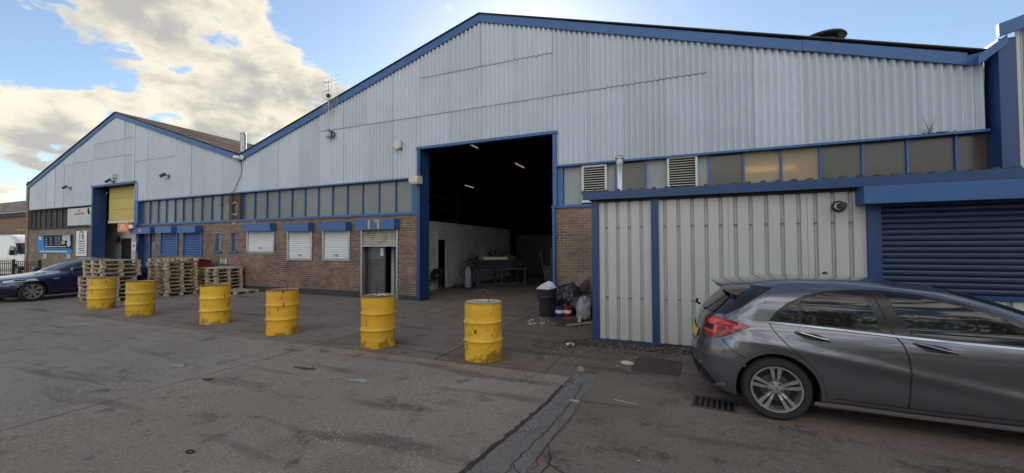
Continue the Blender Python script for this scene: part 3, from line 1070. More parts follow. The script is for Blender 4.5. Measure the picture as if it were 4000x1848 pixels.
# extract fan opening, a dark timber frame with a round hole, beside the valley
fx0, fx1 = fac(900, 830).x, fac(944, 830).x
ff = wpart(MB().box(fx0, fx0 + .2, D - .06, D + .05, H2 + .03, H1 - .05).box(fx1 - .16, fx1, D - .06, D + .05, H2 + .03, H1 - .05).box(fx0 + .2, fx1 - .16, D - .02, D + .05, H1 - .38, H1 - .05).box(fx0 + .2, fx1 - .16, D - .02, D + .05, H2 + .03, H2 + .2), 'fan_frame', 'rust', W16)
cxm, czm = (fx0 + .2 + fx1 - .16) / 2, (H2 + .2 + H1 - .38) / 2
MB().lathe([(.24, -.05), (.27, -.05), (.27, .05), (.24, .05), (.24, -.05)], 20, cxm, D, 'y', czm).build('fan_ring', 'galv', ff, True)
MB().lathe([(0.001, .03), (.24, .03)], 20, cxm, D, 'y', czm).build('fan_pane', 'glass_wired', ff)
MB().box(fx0 + .2, fx1 - .16, D + .04, D + .048, H2 + .2, H1 - .38).build('backing', 'black', ff)
wpart(MB().box(XL16, XL16 + .1, D + .25, BACK, 0, 5.35), 'side_wall', 'interior', W16)
wpart(MB().prism_y([(XL16, 0), (XV, 0), (XV, 5.43), (XA16, 8.40), (XL16, 5.36)], BACK, BACK + .1), 'back_wall', 'interior', W16)
wpart(MB().prism_y([(XL16 + .25, H1), (EX0 - .13, H1), (EX0 - .13, EZ), (EX1 + .3, EZ), (EX1 + .3, H1), (XV, H1), (XV, 5.38), (XA16, 8.34), (XL16 + .25, 5.36)], D - .03, D), 'lining', 'interior', W16)
wpart(MB().box(EX1 + .3, XV - .01, D + .1, D + .12, H2, H1).box(XL16 + .2, EX0 - .14, D + .1, D + .12, H2, H1), 'glazing_blind', 'interior', W16)
roof_plane(W16, (XL16 + .1, 5.33 + .03), (XA16, 8.37), 'roof_slope', 'roof_dark', th=.04)
# the rusty slope that faces the camera: real corrugated sheets in rows
slope = Vector((XV - XA16, 0, 5.42 - 8.37))
SLEN = slope.length
sdir = slope.normalized()
snor = Vector((-sdir.z, 0, sdir.x))
for r in range(5):
    for c in range(16):
        y0, y1 = D - .18 + c * 2.03, D - .18 + (c + 1) * 2.03 - .01
        s0, s1_ = r * SLEN / 5, (r + 1) * SLEN / 5 + .06
        k = int((y1 - y0) / PITCH_C * 6)
        v, f = [], []
        for i in range(k + 1):
            y = y0 + (y1 - y0) * i / k
            hgt = .06 + .026 * math.cos(2 * math.pi * y / PITCH_C) + (.02 if False else 0)
            for s_, up_ in ((s0, 0), (s1_, .022)):
                p = Vector((XA16, 0, 8.37)) + sdir * s_ + snor * (hgt + up_)
                v.append((p.x, y, p.z))
        for i in range(k):
            f.append((2 * i, 2 * i + 1, 2 * i + 3, 2 * i + 2))
        wpart(MB().add(v, f), 'roof_sheet', 'roof_rust', W16, True)
wpart(MB().prism_y([(XA16, 8.37 - .02), (XV, 5.40), (XV, 5.43), (XA16, 8.40)], D - .15, BACK), 'roof_deck', 'roof_dark', W16)
# brick pier that ends the terrace on the left
pr = wpart(MB().box(XL16 - .3, XL16 - .002, D - .05, D + 3, 0, 5.62), 'end_pier', 'brick_tan', W16)
for r in range(int(5.7 / .0766)):
    pass

# ------------------------------------------------------------------ cream building on the right
B3 = thing('warehouse', 'cream ribbed building with blue corner at the right edge', 'warehouse', (9, 10.3, 0))
YB = 10.30
cxa, cxb = XR + .03, XR + .27
wpart(MB().box(cxa, cxb, YB, D + .04, 0, 5.58), 'corner_column', 'blue_dark', B3)


def rib_sheet(bld, x0, x1, z0, ztop, Y, pitch=.2, groove=.062, depth=.038, mat='cream_clad', name='cladding_sheet', first=None):
    """flat pans parted by narrow deep grooves"""
    xs = []
    x = x0 + .002
    pts = [(x, Y)]
    g0 = x0 + (pitch / 2 if first is None else first)
    while g0 + groove / 2 < x1:
        pts += [(g0 - groove / 2, Y), (g0 - groove / 2 + .010, Y + depth), (g0 - groove / 2 + .024, Y + depth), (g0 - groove / 2 + .026, Y + depth - .014),
                (g0 + groove / 2 - .026, Y + depth - .014), (g0 + groove / 2 - .024, Y + depth), (g0 + groove / 2 - .010, Y + depth), (g0 + groove / 2, Y)]
        g0 += pitch
    pts.append((x1 - .002, Y))
    v, f = [], []
    for px_, py_ in pts:
        v += [(px_, py_, z0), (px_, py_, ztop(px_) if callable(ztop) else ztop)]
    for i in range(len(pts) - 1):
        f.append((2 * i, 2 * i + 2, 2 * i + 3, 2 * i + 1))
    return wpart(MB().add(v, f), name, mat, bld)


r3 = lambda x: 5.80 + (x - cxb) * .30
for i in range(6):
    rib_sheet(B3, cxb + i * 1.0, cxb + (i + 1) * 1.0, 0, lambda x: r3(x) - .05, YB + .03)
fascia(B3, [(cxa - .05, r3(cxa - .05) + .1), (cxb + 6, r3(cxb + 6) + .1)], .24, YB - .12, YB - .05)
wpart(MB().prism_y([(cxb, 0), (cxb + 14, 0), (cxb + 14, 8.4), (cxb + 10.5, 8.4), (cxb, 5.36)], YB + .08, YB + 30), 'body', 'interior', B3)
fascia(B3, [(XR - .28, 5.30), (cxa + .1, 5.62)], .18, YB - .06, YB - .01)

# ------------------------------------------------------------------ lean-to on the right
YA = 7.28
AN = thing('annex', 'low cream ribbed lean-to with blue posts and blue roller shutter', 'annex', (2, YA, 0))
ax0 = fac(2314, 1000, YA).x
pL1 = fac(2341, 1000, YA).x
p20, p21 = fac(2545, 1000, YA).x, fac(2574, 1000, YA).x
pE = fac(3385, 900, YA).x
wpart(MB().box(ax0, pL1, YA - .03, YA + .12, 0, 2.52), 'post', 'blue_dark', AN)
wpart(MB().box(p20, p21, YA - .035, YA + .05, 0, 2.52), 'post', 'blue_dark', AN)
rib_sheet(AN, pL1, p20, .05, 2.50, YA, pitch=(p20 - pL1) / 4.45, first=.13)
gp = (fac(3325, 900, YA).x - fac(2598, 900, YA).x) / 12.0
npan = [(p21, p21 + gp * 5), (p21 + gp * 5, p21 + gp * 10), (p21 + gp * 10, pE)]
for a, b in npan:
    rib_sheet(AN, a, b, .05, 2.50, YA, pitch=gp, first=fac(2598, 900, YA).x - p21)
# grommets in the grooves, tiny
gm = MB()
for z in (.78 + .02, 2.05):
    xx = pL1 + .13
    while xx < p20:
        gm.cbox((xx, YA + .018, z), .045, .03, .016)
        xx += (p20 - pL1) / 4.45
    xx = fac(2598, 900, YA).x
    while xx < pE:
        gm.cbox((xx, YA + .018, z), .045, .03, .016)
        xx += gp
tag(wpart(gm, 'fixing_clips', 'rib_side', AN), kind='stuff')
wpart(MB().box(ax0 - .02, p21 + .02, YA - .05, YA + .06, .0, .055), 'base_rail', 'blue_dark', AN)
wpart(MB().box(p21 + .025, pE, YA - .02, YA + .06, .0, .05), 'base_rail', 'plinth', AN)
wpart(MB().box(ax0 - .14, 8.0, YA - .16, YA - .12, 2.545, 2.685), 'fascia_board', 'blue_dark', AN)
wpart(MB().box(ax0 - .14, 8.0, YA - .12, D - .12, 2.60, 2.64), 'soffit', 'plinth', AN)
wpart(MB().box(ax0, 8.0, YA - .02, YA + .05, 2.50, 2.60), 'head_rail', 'black', AN)
wpart(MB().box(ax0 + .0, ax0 + .05, YA + .12, D - .05, 0, 2.6), 'side_wall', 'cream_clad', AN)
# roof sheet with trapezoid ribs: only the rib ends show above the fascia
rv = MB()
xx = ax0 - .12
while xx < 7.9:
    rv.prism_y([(xx - .05, 2.66), (xx + .05, 2.66), (xx + .028, 2.715), (xx - .028, 2.715)], YA - .14, D - .12)
    xx += .2
tag(wpart(rv, 'roof_ribs', 'roof_dark', AN), kind='stuff')
wpart(MB().box(ax0 - .13, 8.0, YA - .12, D - .12, 2.645, 2.668), 'roof_sheet', 'roof_dark', AN)
# shutter bay
sx0 = fac(3412, 1000, YA).x
wpart(MB().box(pE, sx0 + .03, YA - .05, YA + .05, 0, 2.3), 'post', 'blue_dark', AN)
bx = fac(3375, 750, YA - .30)
bz = fac(3390, 795, YA - .30).z
roller_shutter(AN, sx0 + .06, 6.4, .97, 2.42, YA + .03, 'shutter_blue', 'blue_dark', (bx.x, 6.6, bz, 2.53, .33), 'blue', pitch=.083, slot=False)
rib_sheet(AN, sx0 + .03, 7.0, .05, .96, YA + .04, pitch=gp)
wpart(MB().box(6.43, 8.0, YA, YA + .1, 0, 2.6), 'end_wall', 'cream_clad', AN)
wpart(MB().box(ax0 + .06, 8.0, YA + .16, YA + .2, 0, 2.59), 'lining', 'interior', AN)

# ------------------------------------------------------------------ yellow barrels
def barrel_material():
    m = bpy.data.materials.new('barrel_yellow')
    m.use_nodes = True
    nt = m.node_tree
    b = nt.nodes['Principled BSDF']
    b.inputs['Roughness'].default_value = .42
    g = nd(nt, 'ShaderNodeNewGeometry')
    sep = nd(nt, 'ShaderNodeSeparateXYZ')
    nt.links.new(g.outputs['Position'], sep.inputs[0])

    def nz(scale, off, detail=7, r=.62, st=(1, 1, 1)):
        n = nd(nt, 'ShaderNodeTexNoise')
        n.inputs['Scale'].default_value = scale
        n.inputs['Detail'].default_value = detail
        n.inputs['Roughness'].default_value = r
        mp = nd(nt, 'ShaderNodeMapping')
        mp.inputs[1].default_value = (off, off, off)
        mp.inputs[3].default_value = st
        nt.links.new(g.outputs['Position'], mp.inputs[0])
        nt.links.new(mp.outputs[0], n.inputs[0])
        return n.outputs[0]
    c = mixc(nt, smooth(nt, nz(3, 1), .4, .65), (.80, .48, .030), (.70, .40, .026))
    c = mixc(nt, mth(nt, 'MULTIPLY', smooth(nt, nz(9, 5), .58, .70), .6), c, (.42, .23, .03))
    scr = smooth(nt, nz(16, 9, 4, .5, (1, 1, .35)), .655, .70)
    c = mixc(nt, mth(nt, 'MULTIPLY', scr, .9), c, (.06, .045, .03))
    pal = smooth(nt, nz(13, 14, 3, .5, (1, 1, .5)), .69, .73)
    c = mixc(nt, mth(nt, 'MULTIPLY', pal, .8), c, (.33, .33, .32))
    # grime thrown up round the foot, patchy
    low = smooth(nt, mth(nt, 'ADD', sep.outputs[2], mth(nt, 'MULTIPLY', mth(nt, 'SUBTRACT', nz(4, 3), .5), 1.2)), .14, .0)
    c = mixc(nt, mth(nt, 'MULTIPLY', low, .62), c, (.055, .042, .022))
    oi = nd(nt, 'ShaderNodeObjectInfo')
    hv = nd(nt, 'ShaderNodeHueSaturation')
    nt.links.new(mth(nt, 'ADD', mth(nt, 'MULTIPLY', oi.outputs['Random'], .30), .80), hv.inputs['Value'])
    nt.links.new(mth(nt, 'ADD', mth(nt, 'MULTIPLY', mth(nt, 'FRACT', mth(nt, 'MULTIPLY', oi.outputs['Random'], 5.7)), .018), .491), hv.inputs['Hue'])
    nt.links.new(c, hv.inputs['Color'])
    nt.links.new(hv.outputs[0], b.inputs['Base Color'])
    bn = nd(nt, 'ShaderNodeBump')
    bn.inputs['Strength'].default_value = .25
    bn.inputs['Distance'].default_value = .01
    nt.links.new(nz(9, 20), bn.inputs['Height'])
    nt.links.new(bn.outputs[0], b.inputs['Normal'])
    M['barrel_yellow'] = m


barrel_material()
pm('barrel_lid', (.20, .165, .145), .85, var=.8, vscale=9, dark=(.09, .06, .045), bump=.4, bscale=60)
pm('barrel_lid_white', (.52, .52, .51), .8, var=.9, vscale=14, dark=(.12, .11, .10), bump=.5, bscale=50)
BR, BH = .290, .865


def barrel(px, py, label, lid='barrel_lid', hoop='arch', rz=0.0, rake_=0.0, group='yellow barrels across the yard', seed=0):
    p = gnd(px, py)
    d = Vector((p.x, p.y, 0)).normalized()
    p = p + d * BR
    rake_ = rake_ or random.Random(seed + 90).uniform(-.018, .018)
    t = thing('barrel', label, 'barrel', (p.x, p.y, 0), rz, group)
    t.rotation_euler = (rake_, 0, rz)
    rr = random.Random(seed)
    prof = [(BR - .02, .0), (BR + .004, .004), (BR + .004, .018), (BR - .004, .024)]
    for zc in (.30, .575):
        prof += [(BR - .004, zc - .03), (BR + .002, zc - .018), (BR + .013, zc - .006), (BR + .013, zc + .006), (BR + .002, zc + .018), (BR - .004, zc + .03)]
    prof += [(BR - .004, BH - .025), (BR + .003, BH - .018), (BR + .005, BH - .004), (BR, BH), (BR - .012, BH), (BR - .014, BH - .014)]
    fine = []
    for (r0, z0), (r1, z1) in zip(prof, prof[1:]):
        k = max(1, int((z1 - z0) / .05))
        for i in range(k):
            fine.append((r0 + (r1 - r0) * i / k, z0 + (z1 - z0) * i / k))
    fine.append(prof[-1])
    mb = MB().lathe(fine, 40)
    dents = [(rr.uniform(0, 6.28), rr.uniform(.1, .75), rr.uniform(.06, .13), rr.uniform(.004, .014)) for _ in range(9)]
    nv = []
    for x, y, z in mb.v:
        a = math.atan2(y, x)
        k = 1.0
        for da, dz, ds_, dd_ in dents:
            q = math.hypot(math.remainder(a - da, 2 * math.pi) * BR, z - dz)
            k -= dd_ / BR * math.exp(-(q / ds_) ** 2)
        k -= .012 * math.sin(a * 2 + seed) * max(0, 1 - z / .5) * .6
        nv.append((x * k, y * k, z))
    mb.v = nv
    mb.build('drum', 'barrel_yellow', t, True)
    MB().lathe([(BR - .013, BH - .012), (BR - .05, BH - .010), (BR - .06, BH - .016), (0.001, BH - .014)], 40).build('lid', lid, t)
    MB().lathe([(BR - .008, BH - .004), (BR - .002, BH + .004), (BR + .005, BH - .002), (BR + .003, BH - .012)], 40).build('rim', 'rust', t, True)
    if hoop == 'arch':
        pts = []
        for i in range(13):
            a = math.pi * i / 12
            pts.append((-.085 * math.cos(a), .02 * math.sin(a * .7), BH - .03 + (.10 if 0 < i < 12 else .0) + .115 * math.sin(a)))
        pts = [(-.085, 0, BH - .03)] + pts[1:-1] + [(.085, .01, BH - .03)]
        MB().tube(pts, .0085, 8).build('lifting_hoop', 'rust', t, True)
    elif hoop == 'rod':
        MB().tube([(-.02, 0, BH - .03), (-.02, 0, BH + .13), (-.026, 0, BH + .19), (-.045, 0, BH + .225)], .0105, 8).build('lifting_rod', 'rust', t, True)
    else:
        MB().tube([(-.10, 0, BH - .03), (-.10, 0, BH + .10), (-.08, 0, BH + .155), (-.02, 0, BH + .16)], .008, 8).build('lifting_hoop', 'rust', t, True)
        MB().tube([(.07, 0, BH - .03), (.075, 0, BH + .085)], .008, 8).build('hoop_stub', 'rust', t, True)
    return t


barrel(397, 1209, 'yellow barrel farthest left, in front of the tall pallet stack', rz=.3, hoop='bent', seed=1)
barrel(548, 1236, 'yellow barrel with mossy foot, second from the left of the row', rz=.4, hoop='bent', seed=2)
barrel(841, 1268, 'yellow barrel standing in front of the lowest pallet stack, third from left', rz=.5, seed=3)
barrel(1103, 1311, 'yellow barrel below the white window shutters, fourth from left', rz=.7, seed=4)
barrel(1477, 1364, 'yellow barrel in front of the number 17 door with single rusty rod', hoop='rod', rz=.2, seed=5)
barrel(1888, 1420, 'nearest yellow barrel with flaking white lid, before the open doorway', lid='barrel_lid_white', rz=.35, seed=6)
barrel(774, 1139, 'yellow barrel half hidden behind the middle pallet stack by the wall', group='', seed=7)
# scraps lying on one lid
p = gnd(1477, 1364)
p = p + Vector((p.x, p.y, 0)).normalized() * BR
scr = MB()
for i in range(6):
    a = RND.uniform(0, 6.28)
    c = Vector((.06 + .07 * math.cos(a), .06 * math.sin(a), .004 * i))
    q = [(c.x + .06 * math.cos(b_ + a), c.y + .045 * math.sin(b_ + a), BH - .008 + c.z + RND.uniform(0, .012)) for b_ in (0, 1.4, 3.0, 4.5)]
    scr.add(q, [(0, 1, 2, 3)])
so = scr.build('paper_scraps', 'white', None, loc=(p.x, p.y, .004))
tag(so, 'crumpled white and black scraps on the lid of the single-rod barrel', 'litter')

# ------------------------------------------------------------------ pallets
PL, PW, PH = 1.15, 1.0, .138


def pallet_proto():
    t = thing('pallet', 'pallet', 'pallet')
    bl = bpy.data.meshes.new('block')
    mb = MB().box(-.07, .07, -.05, .05, 0, .075)
    bl.from_pydata(mb.v, [], mb.f)
    bl.materials.append(M['wood_fresh'])
    tb = bpy.data.meshes.new('deck_board')
    mb = MB().box(-PL / 2, PL / 2, -.058, .058, 0, .019)
    tb.from_pydata(mb.v, [], mb.f)
    tb.materials.append(M['wood_grey'])
    cb = bpy.data.meshes.new('cross_board')
    mb = MB().box(-.055, .055, -PW / 2, PW / 2, 0, .019)
    cb.from_pydata(mb.v, [], mb.f)
    cb.materials.append(M['wood_grey'])
    for i in range(3):
        link('bottom_board', tb, t, (0, -PW / 2 + .06 + i * (PW - .12) / 2, 0))
        for j in range(3):
            link('block', bl, t, (-PL / 2 + .075 + j * (PL - .15) / 2, -PW / 2 + .052 + i * (PW - .104) / 2, .0193))
        link('cross_board', cb, t, (-PL / 2 + .06 + i * (PL - .12) / 2, 0, .0946))
    for i in range(7):
        link('deck_board', tb, t, (0, -PW / 2 + .06 + i * (PW - .12) / 6, .1139))
    return t


PROTO = pallet_proto()
used = [False]
ORD = ['bottom', 'second', 'third', 'fourth', 'fifth', 'sixth', 'seventh', 'eighth', 'ninth', 'tenth']


def pallet(x, y, z, rz, label, group=None, flip=False):
    o = PROTO if not used[0] else copy_tree(PROTO)
    used[0] = True
    o.location = (x, y, z)
    o.rotation_euler = (math.pi if flip else 0, 0, rz)
    o['label'] = label
    if group:
        o['group'] = group
    elif 'group' in o.keys():
        del o['group']
    return o


def stack(cx, cy, rz, n, where, group, shift_at=None):
    for i in range(n):
        dx, dy = RND.uniform(-.025, .025), RND.uniform(-.025, .025)
        if shift_at and i >= shift_at:
            dx += .02
            dy += .07
        pos = 'topmost' if i == n - 1 else (ORD[i] + ' from the ground' if i else 'bottom')
        pallet(cx + dx, cy + dy, .001 + i * (PH - .0045) * 1.0, rz + RND.uniform(-.03, .03), f'{pos} pallet {where}', group)


def face_stack(pc, pr):
    """pallet whose visible end runs from ground pixel pc (near corner) to pr"""
    C, R_ = gnd(*pc), gnd(*pr)
    e = (R_ - C).normalized()
    nn = Vector((-e.y, e.x, 0))
    c = C + e * (PW / 2) + nn * (PL / 2)
    return c.x, c.y, math.atan2(nn.y, nn.x)


sx1, sy1 = -16.66 - PL / 2, 6.55 + PW / 2
stack(sx1, sy1, math.pi, 10, 'of the tall stack behind the leftmost barrel', 'pallets stacked in the tall left pile', 6)
x2, y2, r2_ = -16.55 - PL / 2, 8.30 + PW / 2, math.pi
stack(x2, y2, r2_, 9, 'of the middle stack beside the blue shutters', 'pallets stacked in the middle pile')
pallet(x2 + .02, y2, .001 + 9 * (PH - .0045) + PH, r2_ + .05, 'upturned pallet with blocks showing on top of the middle stack', flip=True)
x3, y3, r3_ = -15.86 - PL / 2, 9.52 + PW / 2, math.pi
stack(x3, y3, r3_, 7, 'of the low stack under the small wall notice', 'pallets stacked in the low pile')
fp = pallet(gnd(1022, 1135).x, D - .68, .002, .06, 'weathered grey pallet lying flat against the brick wall')
fp.scale = (.95, .9, .9)
# ply sheets laid over the piles
for (x, y, rz, z, lab) in ((sx1, sy1 - .02, 0, 6 * (PH - .0045) + .0, None), (x3, y3, r3_, 7 * (PH - .0045) + .008, 'pale board lying on the low pallet stack')):
    if lab:
        o = MB().box(-PL / 2 - .02, PL / 2 + .03, -PW / 2 - .02, PW / 2 + .02, 0, .012).build('board', 'white_frame', None, loc=(x, y, z))
        o.rotation_euler = (0, 0, rz + .02)
        tag(o, lab, 'board')
o = MB().box(-.38, .38, -.09, .09, 0, .012).build('board', 'offwhite', None, loc=(gnd(1240, 1148).x, gnd(1240, 1148).y, .004))
o.rotation_euler = (0, 0, .1)
tag(o, 'thin white offcut lying on the ground below the shutters', 'board')

# red bin behind the middle pallets
p = fac(742, 1040, D - .62)
rb = thing('bin', 'red wheeled bin with black lid behind the middle pallets', 'bin', (p.x, p.y, 0), 0)
mb = MB()
mb.add([(-.5, -.32, .12), (.5, -.32, .12), (.5, .32, .12), (-.5, .32, .12), (-.62, -.42, 1.10), (.62, -.42, 1.10), (.62, .42, 1.10), (-.62, .42, 1.10)],
       [(0, 3, 2, 1), (0, 1, 5, 4), (1, 2, 6, 5), (2, 3, 7, 6), (3, 0, 4, 7)])
mb.build('bin_body', 'red_bin', rb)
MB().box(-.65, .65, -.45, .45, 1.09, 1.13).build('bin_rim', 'red_bin', rb)
MB().prism_x([(-.44, 1.132), (.43, 1.132), (.43, 1.20), (.1, 1.26), (-.25, 1.24), (-.44, 1.17)], -.63, .63).build('bin_lid', 'black', rb)
for sx in (-.42, .42):
    for sy in (-.26, .26):
        MB().lathe([(.001, -.025), (.075, -.025), (.075, .025), (.001, .025)], 14, sx, sy, 'x', .076).build('wheel', 'black', rb, True)

# ------------------------------------------------------------------ rubbish by the doorway
p = gnd(2138, 1240)
d = Vector((p.x, p.y, 0)).normalized()
p = p + d * .2
db = thing('dustbin', 'black plastic dustbin with loop handle beside the doorway', 'dustbin', (p.x, p.y, 0), -.3)
pm('black_plastic', (.018, .019, .022), .4, var=.4, vscale=12, dark=(.03, .03, .032))
MB().lathe([(.001, .01), (.185, .0), (.19, .02), (.205, .30), (.215, .46), (.222, .47), (.222, .49), (.215, .50), (.225, .63), (.24, .635), (.242, .66), (.232, .665), (.215, .64), (.20, .3), (.001, .05)], 28).build('bin_body', 'black_plastic', db, True)
for s_ in (-1, 1):
    MB().tube([(s_ * .21, -.06, .50), (s_ * .27, -.055, .49), (s_ * .275, 0, .40), (s_ * .27, .055, .49), (s_ * .21, .06, .50)], .012, 8).build('handle', 'black_plastic', db, True)
pp = MB()
pp.add([(-.22, -.16, .668), (.16, -.20, .672), (.20, .10, .70), (.08, .16, .80), (-.05, .18, .84), (-.2, .02, .74), (-.22, -.16, .676), (.16, -.20, .680), (.20, .10, .708), (.08, .16, .808), (-.05, .18, .848), (-.2, .02, .748)],
       [(0, 5, 4, 3, 2, 1), (6, 7, 8, 9, 10, 11)] + [(i, (i + 1) % 6, (i + 1) % 6 + 6, i + 6) for i in range(6)])
pm('print_paper', (.66, .67, .72), .5, var=.5, vscale=9, dark=(.55, .50, .42))
o = pp.build('poster', 'print_paper', None, loc=(p.x, p.y, 0))
o.rotation_euler = (0, 0, -.2)
tag(o, 'torn printed white board thrown on top of the dustbin', 'board')


def lump(name, c, size, mat, label, cat, seed, folds=9, flat=.2, group=None):
    bm = bmesh.new()
    bmesh.ops.create_icosphere(bm, subdivisions=4, radius=1)
    rr = random.Random(seed)
    dirs = [(Vector((rr.gauss(0, 1), rr.gauss(0, 1), rr.gauss(0, 1))).normalized(), rr.uniform(3, 9), rr.uniform(0, 6), rr.uniform(.015, .06)) for _ in range(folds)]
    for v in bm.verts:
        n_ = v.co.copy()
        r = 1.0
        for dv, fq, ph, am in dirs:
            r += am * (abs(math.sin(n_.dot(dv) * fq + ph)) - .5) * 2
        q = n_ * r
        z = q.z
        if z < -.55:
            z = -.55 + (z + .55) * flat
        v.co = Vector((q.x * size[0], q.y * size[1], (z + .64) * size[2]))
    zmin = min(v.co.z for v in bm.verts)
    for v in bm.verts:
        v.co.z -= zmin
    me = bpy.data.meshes.new(name)
    bm.to_mesh(me)
    bm.free()
    me.polygons.foreach_set('use_smooth', [True] * len(me.polygons))
    me.materials.append(M[mat])
    o = link(name, me, None, c)
    return tag(o, label, cat, group)


pm('bag_black', (.02, .021, .025), .28, bump=.6, bscale=18, var=.3, vscale=5)
pm('bag_grey', (.075, .08, .092), .35, bump=.6, bscale=16, var=.4, vscale=6)
pm('polythene', (.27, .285, .32), .3, bump=.7, bscale=14, var=.5, vscale=7, dark=(.22, .23, .26))
pm('cloth_brown', (.075, .05, .045), .8, bump=.5, bscale=20)
q = fac(2222, 1150, D - .62)
lump('rubbish_bag', (q.x, D - .60, 0), (.33, .26, .42), 'bag_black', 'full black rubbish bag against the brick beside the dustbin', 'rubbish bag', 3)
q = fac(2283, 1190, D - 1.0)
lump('rubbish_bag', (q.x + .05, D - .95, .16), (.34, .24, .20), 'bag_grey', 'slumped grey rubbish bag by the blue post', 'rubbish bag', 5, 12)
lump('rubbish_bag', (q.x + .08, D - .55, 0), (.30, .24, .30), 'bag_black', 'small black bag under the slumped grey one', 'rubbish bag', 8, 12)
q = fac(2262, 1120, D - .35)
o = lump('rag', (q.x, D - .32, .40), (.10, .12, .30), 'cloth_brown', 'dark brown rag hanging between the rubbish bags', 'rag', 9, 12)
o.rotation_euler = (0, .5, 0)
q = gnd(2268, 1256)
o = lump('polythene_sheet', (q.x + .03, q.y + .2, .0), (.15, .14, .30), 'polythene', 'crumpled clear polythene sheet in front of the grey bag', 'plastic sheet', 12, 16)


def bucket(px, py, colr, inner, label, z=0, h=.24, r=.105):
    q = gnd(px, py)
    dd_ = Vector((q.x, q.y, 0)).normalized()
    q = q + dd_ * r
    t = thing('paint_bucket', label, 'bucket', (q.x, q.y, z), RND.uniform(0, 3), 'paint buckets by the dustbin')
    MB().lathe([(.001, .004), (r * .86, 0), (r * .97, h * .8), (r * .97, h * .82), (r * 1.06, h * .82), (r * 1.06, h), (r * .96, h), (r * .93, h * .6), (r * .8, .05), (.001, .05)], 22).build('pail', colr, t, True)
    MB().lathe([(r * .975, h * .40), (r * .985, h * .40), (r * 1.0, h * .72), (r * .99, h * .72)], 22).build('label_band', inner, t)
    return t


pm('paint_red', (.26, .016, .018), .35, var=.5, vscale=16, dark=(.16, .01, .012))
pm('paint_navy', (.03, .035, .10), .35, var=.3, vscale=16)
pm('paint_yellow', (.62, .40, .03), .35, var=.4, vscale=16)
pm('paint_blue', (.06, .14, .24), .35, var=.4, vscale=14, dark=(.4, .42, .42))
bucket(2186, 1240, 'paint_navy', 'white', 'navy and red paint bucket with white label nearest the dustbin')
bucket(2217, 1240, 'paint_red', 'white', 'red paint bucket with white label, right of the navy one')
bucket(2192, 1212, 'paint_blue', 'sign_white', 'blue-grey paint bucket standing behind the navy one', h=.27)
bucket(2224, 1210, 'paint_yellow', 'sign_white', 'yellow rimmed paint bucket standing behind the red one', h=.29)


def plank(a, b, w, t, z, mat, label, name='plank', cat='plank'):
    A, B = gnd(*a), gnd(*b)
    L_ = (B - A).length
    o = MB().box(0, L_, -w / 2, w / 2, 0, t).build(name, mat, None, loc=(A.x, A.y, z))
    o.rotation_euler = (0, 0, math.atan2(B.y - A.y, B.x - A.x))
    return tag(o, label, cat)


plank((2213, 1272), (2310, 1263), .07, .02, .002, 'wood_grey', 'thin batten on the ground beside the blue corner post')
plank((2263, 1262), (2269, 1252), .07, .07, .024, 'wood_fresh', 'short timber block resting on the thin batten', 'timber_block', 'block')
plank((2262, 1446), (2278, 1452), .055, .045, .004, 'wood_fresh', 'small pale timber offcut above the dark trench strip', 'timber_block', 'block')
plank((2397, 1563), (2492, 1583), .012, .008, .004, 'wood_grey', 'thin pale stick lying on the tarmac', 'stick', 'stick')
o = lump('paper_scrap', (gnd(2228, 1348).x, gnd(2228, 1348).y, 0), (.075, .05, .02), 'white', 'white paper scrap on the soil before the lean-to', 'litter', 31)
o = lump('paper_scrap', (gnd(2450, 1424).x, gnd(2450, 1424).y, 0), (.085, .05, .03), 'offwhite', 'crumpled cream tissue beside the manhole cover', 'litter', 32)
o = lump('paper_scrap', (gnd(2375, 1342).x, gnd(2375, 1342).y, .0), (.03, .015, .012), 'white', 'tiny white scrap at the foot of the lean-to', 'litter', 33)
plank((2224, 1566), (2262, 1572), .03, .012, .004, 'wood_grey', 'short splinter at the edge of the trench strip', 'stick', 'stick')
o = MB().tube([(gnd(742, 1768).x + .04 * math.cos(a / 8 * 6.1), gnd(742, 1768).y + .022 * math.sin(a / 8 * 6.1), .008) for a in range(9)], .006, 6).build('rubber_ring', 'black')
tag(o, 'small black rubber ring lying on the concrete', 'ring')

# soil, crumbled tarmac and chips along the foot of the lean-to
def heap(name, x0, x1, y0, y1, hmax, mat, seed, res=.035):
    nx, ny = int((x1 - x0) / res), int((y1 - y0) / res)
    rr = np.random.RandomState(seed)
    ph = rr.uniform(0, 6.28, (14, 3))
    v, f = [], []
    for j in range(ny + 1):
        for i in range(nx + 1):
            x, y = x0 + (x1 - x0) * i / nx, y0 + (y1 - y0) * j / ny
            e = min(1, 4 * i / nx, 4 * (nx - i) / nx) * min(1, 1.6 * j / ny + 0.0)
            z = 0
            for k, (a, b, c) in enumerate(ph):
                fr_ = 3 + k * 2.1
                z += math.sin(x * fr_ * math.cos(a) + y * fr_ * math.sin(a) + b) / (1 + k * .35)
            z = hmax * e * max(0, .5 + .22 * z) - .006
            v.append((x, y, z + rr.uniform(-.004, .004)))
    for j in range(ny):
        for i in range(nx):
            a = j * (nx + 1) + i
            f.append((a, a + 1, a + nx + 2, a + nx + 1))
    o = MB().add(v, f).build(name, mat)
    return tag(o, kind='stuff')


tag(heap('soil', -2.0, .5, 6.72, YA - .06, .055, 'dirt', 4), 'dark crumbled soil along the foot of the lean-to', 'soil')
tag(heap('soil', -2.9, -1.62, 8.1, 9.3, .035, 'dirt', 9), 'dark soil and dust below the rubbish', 'soil')
chips = MB()
rr = random.Random(5)


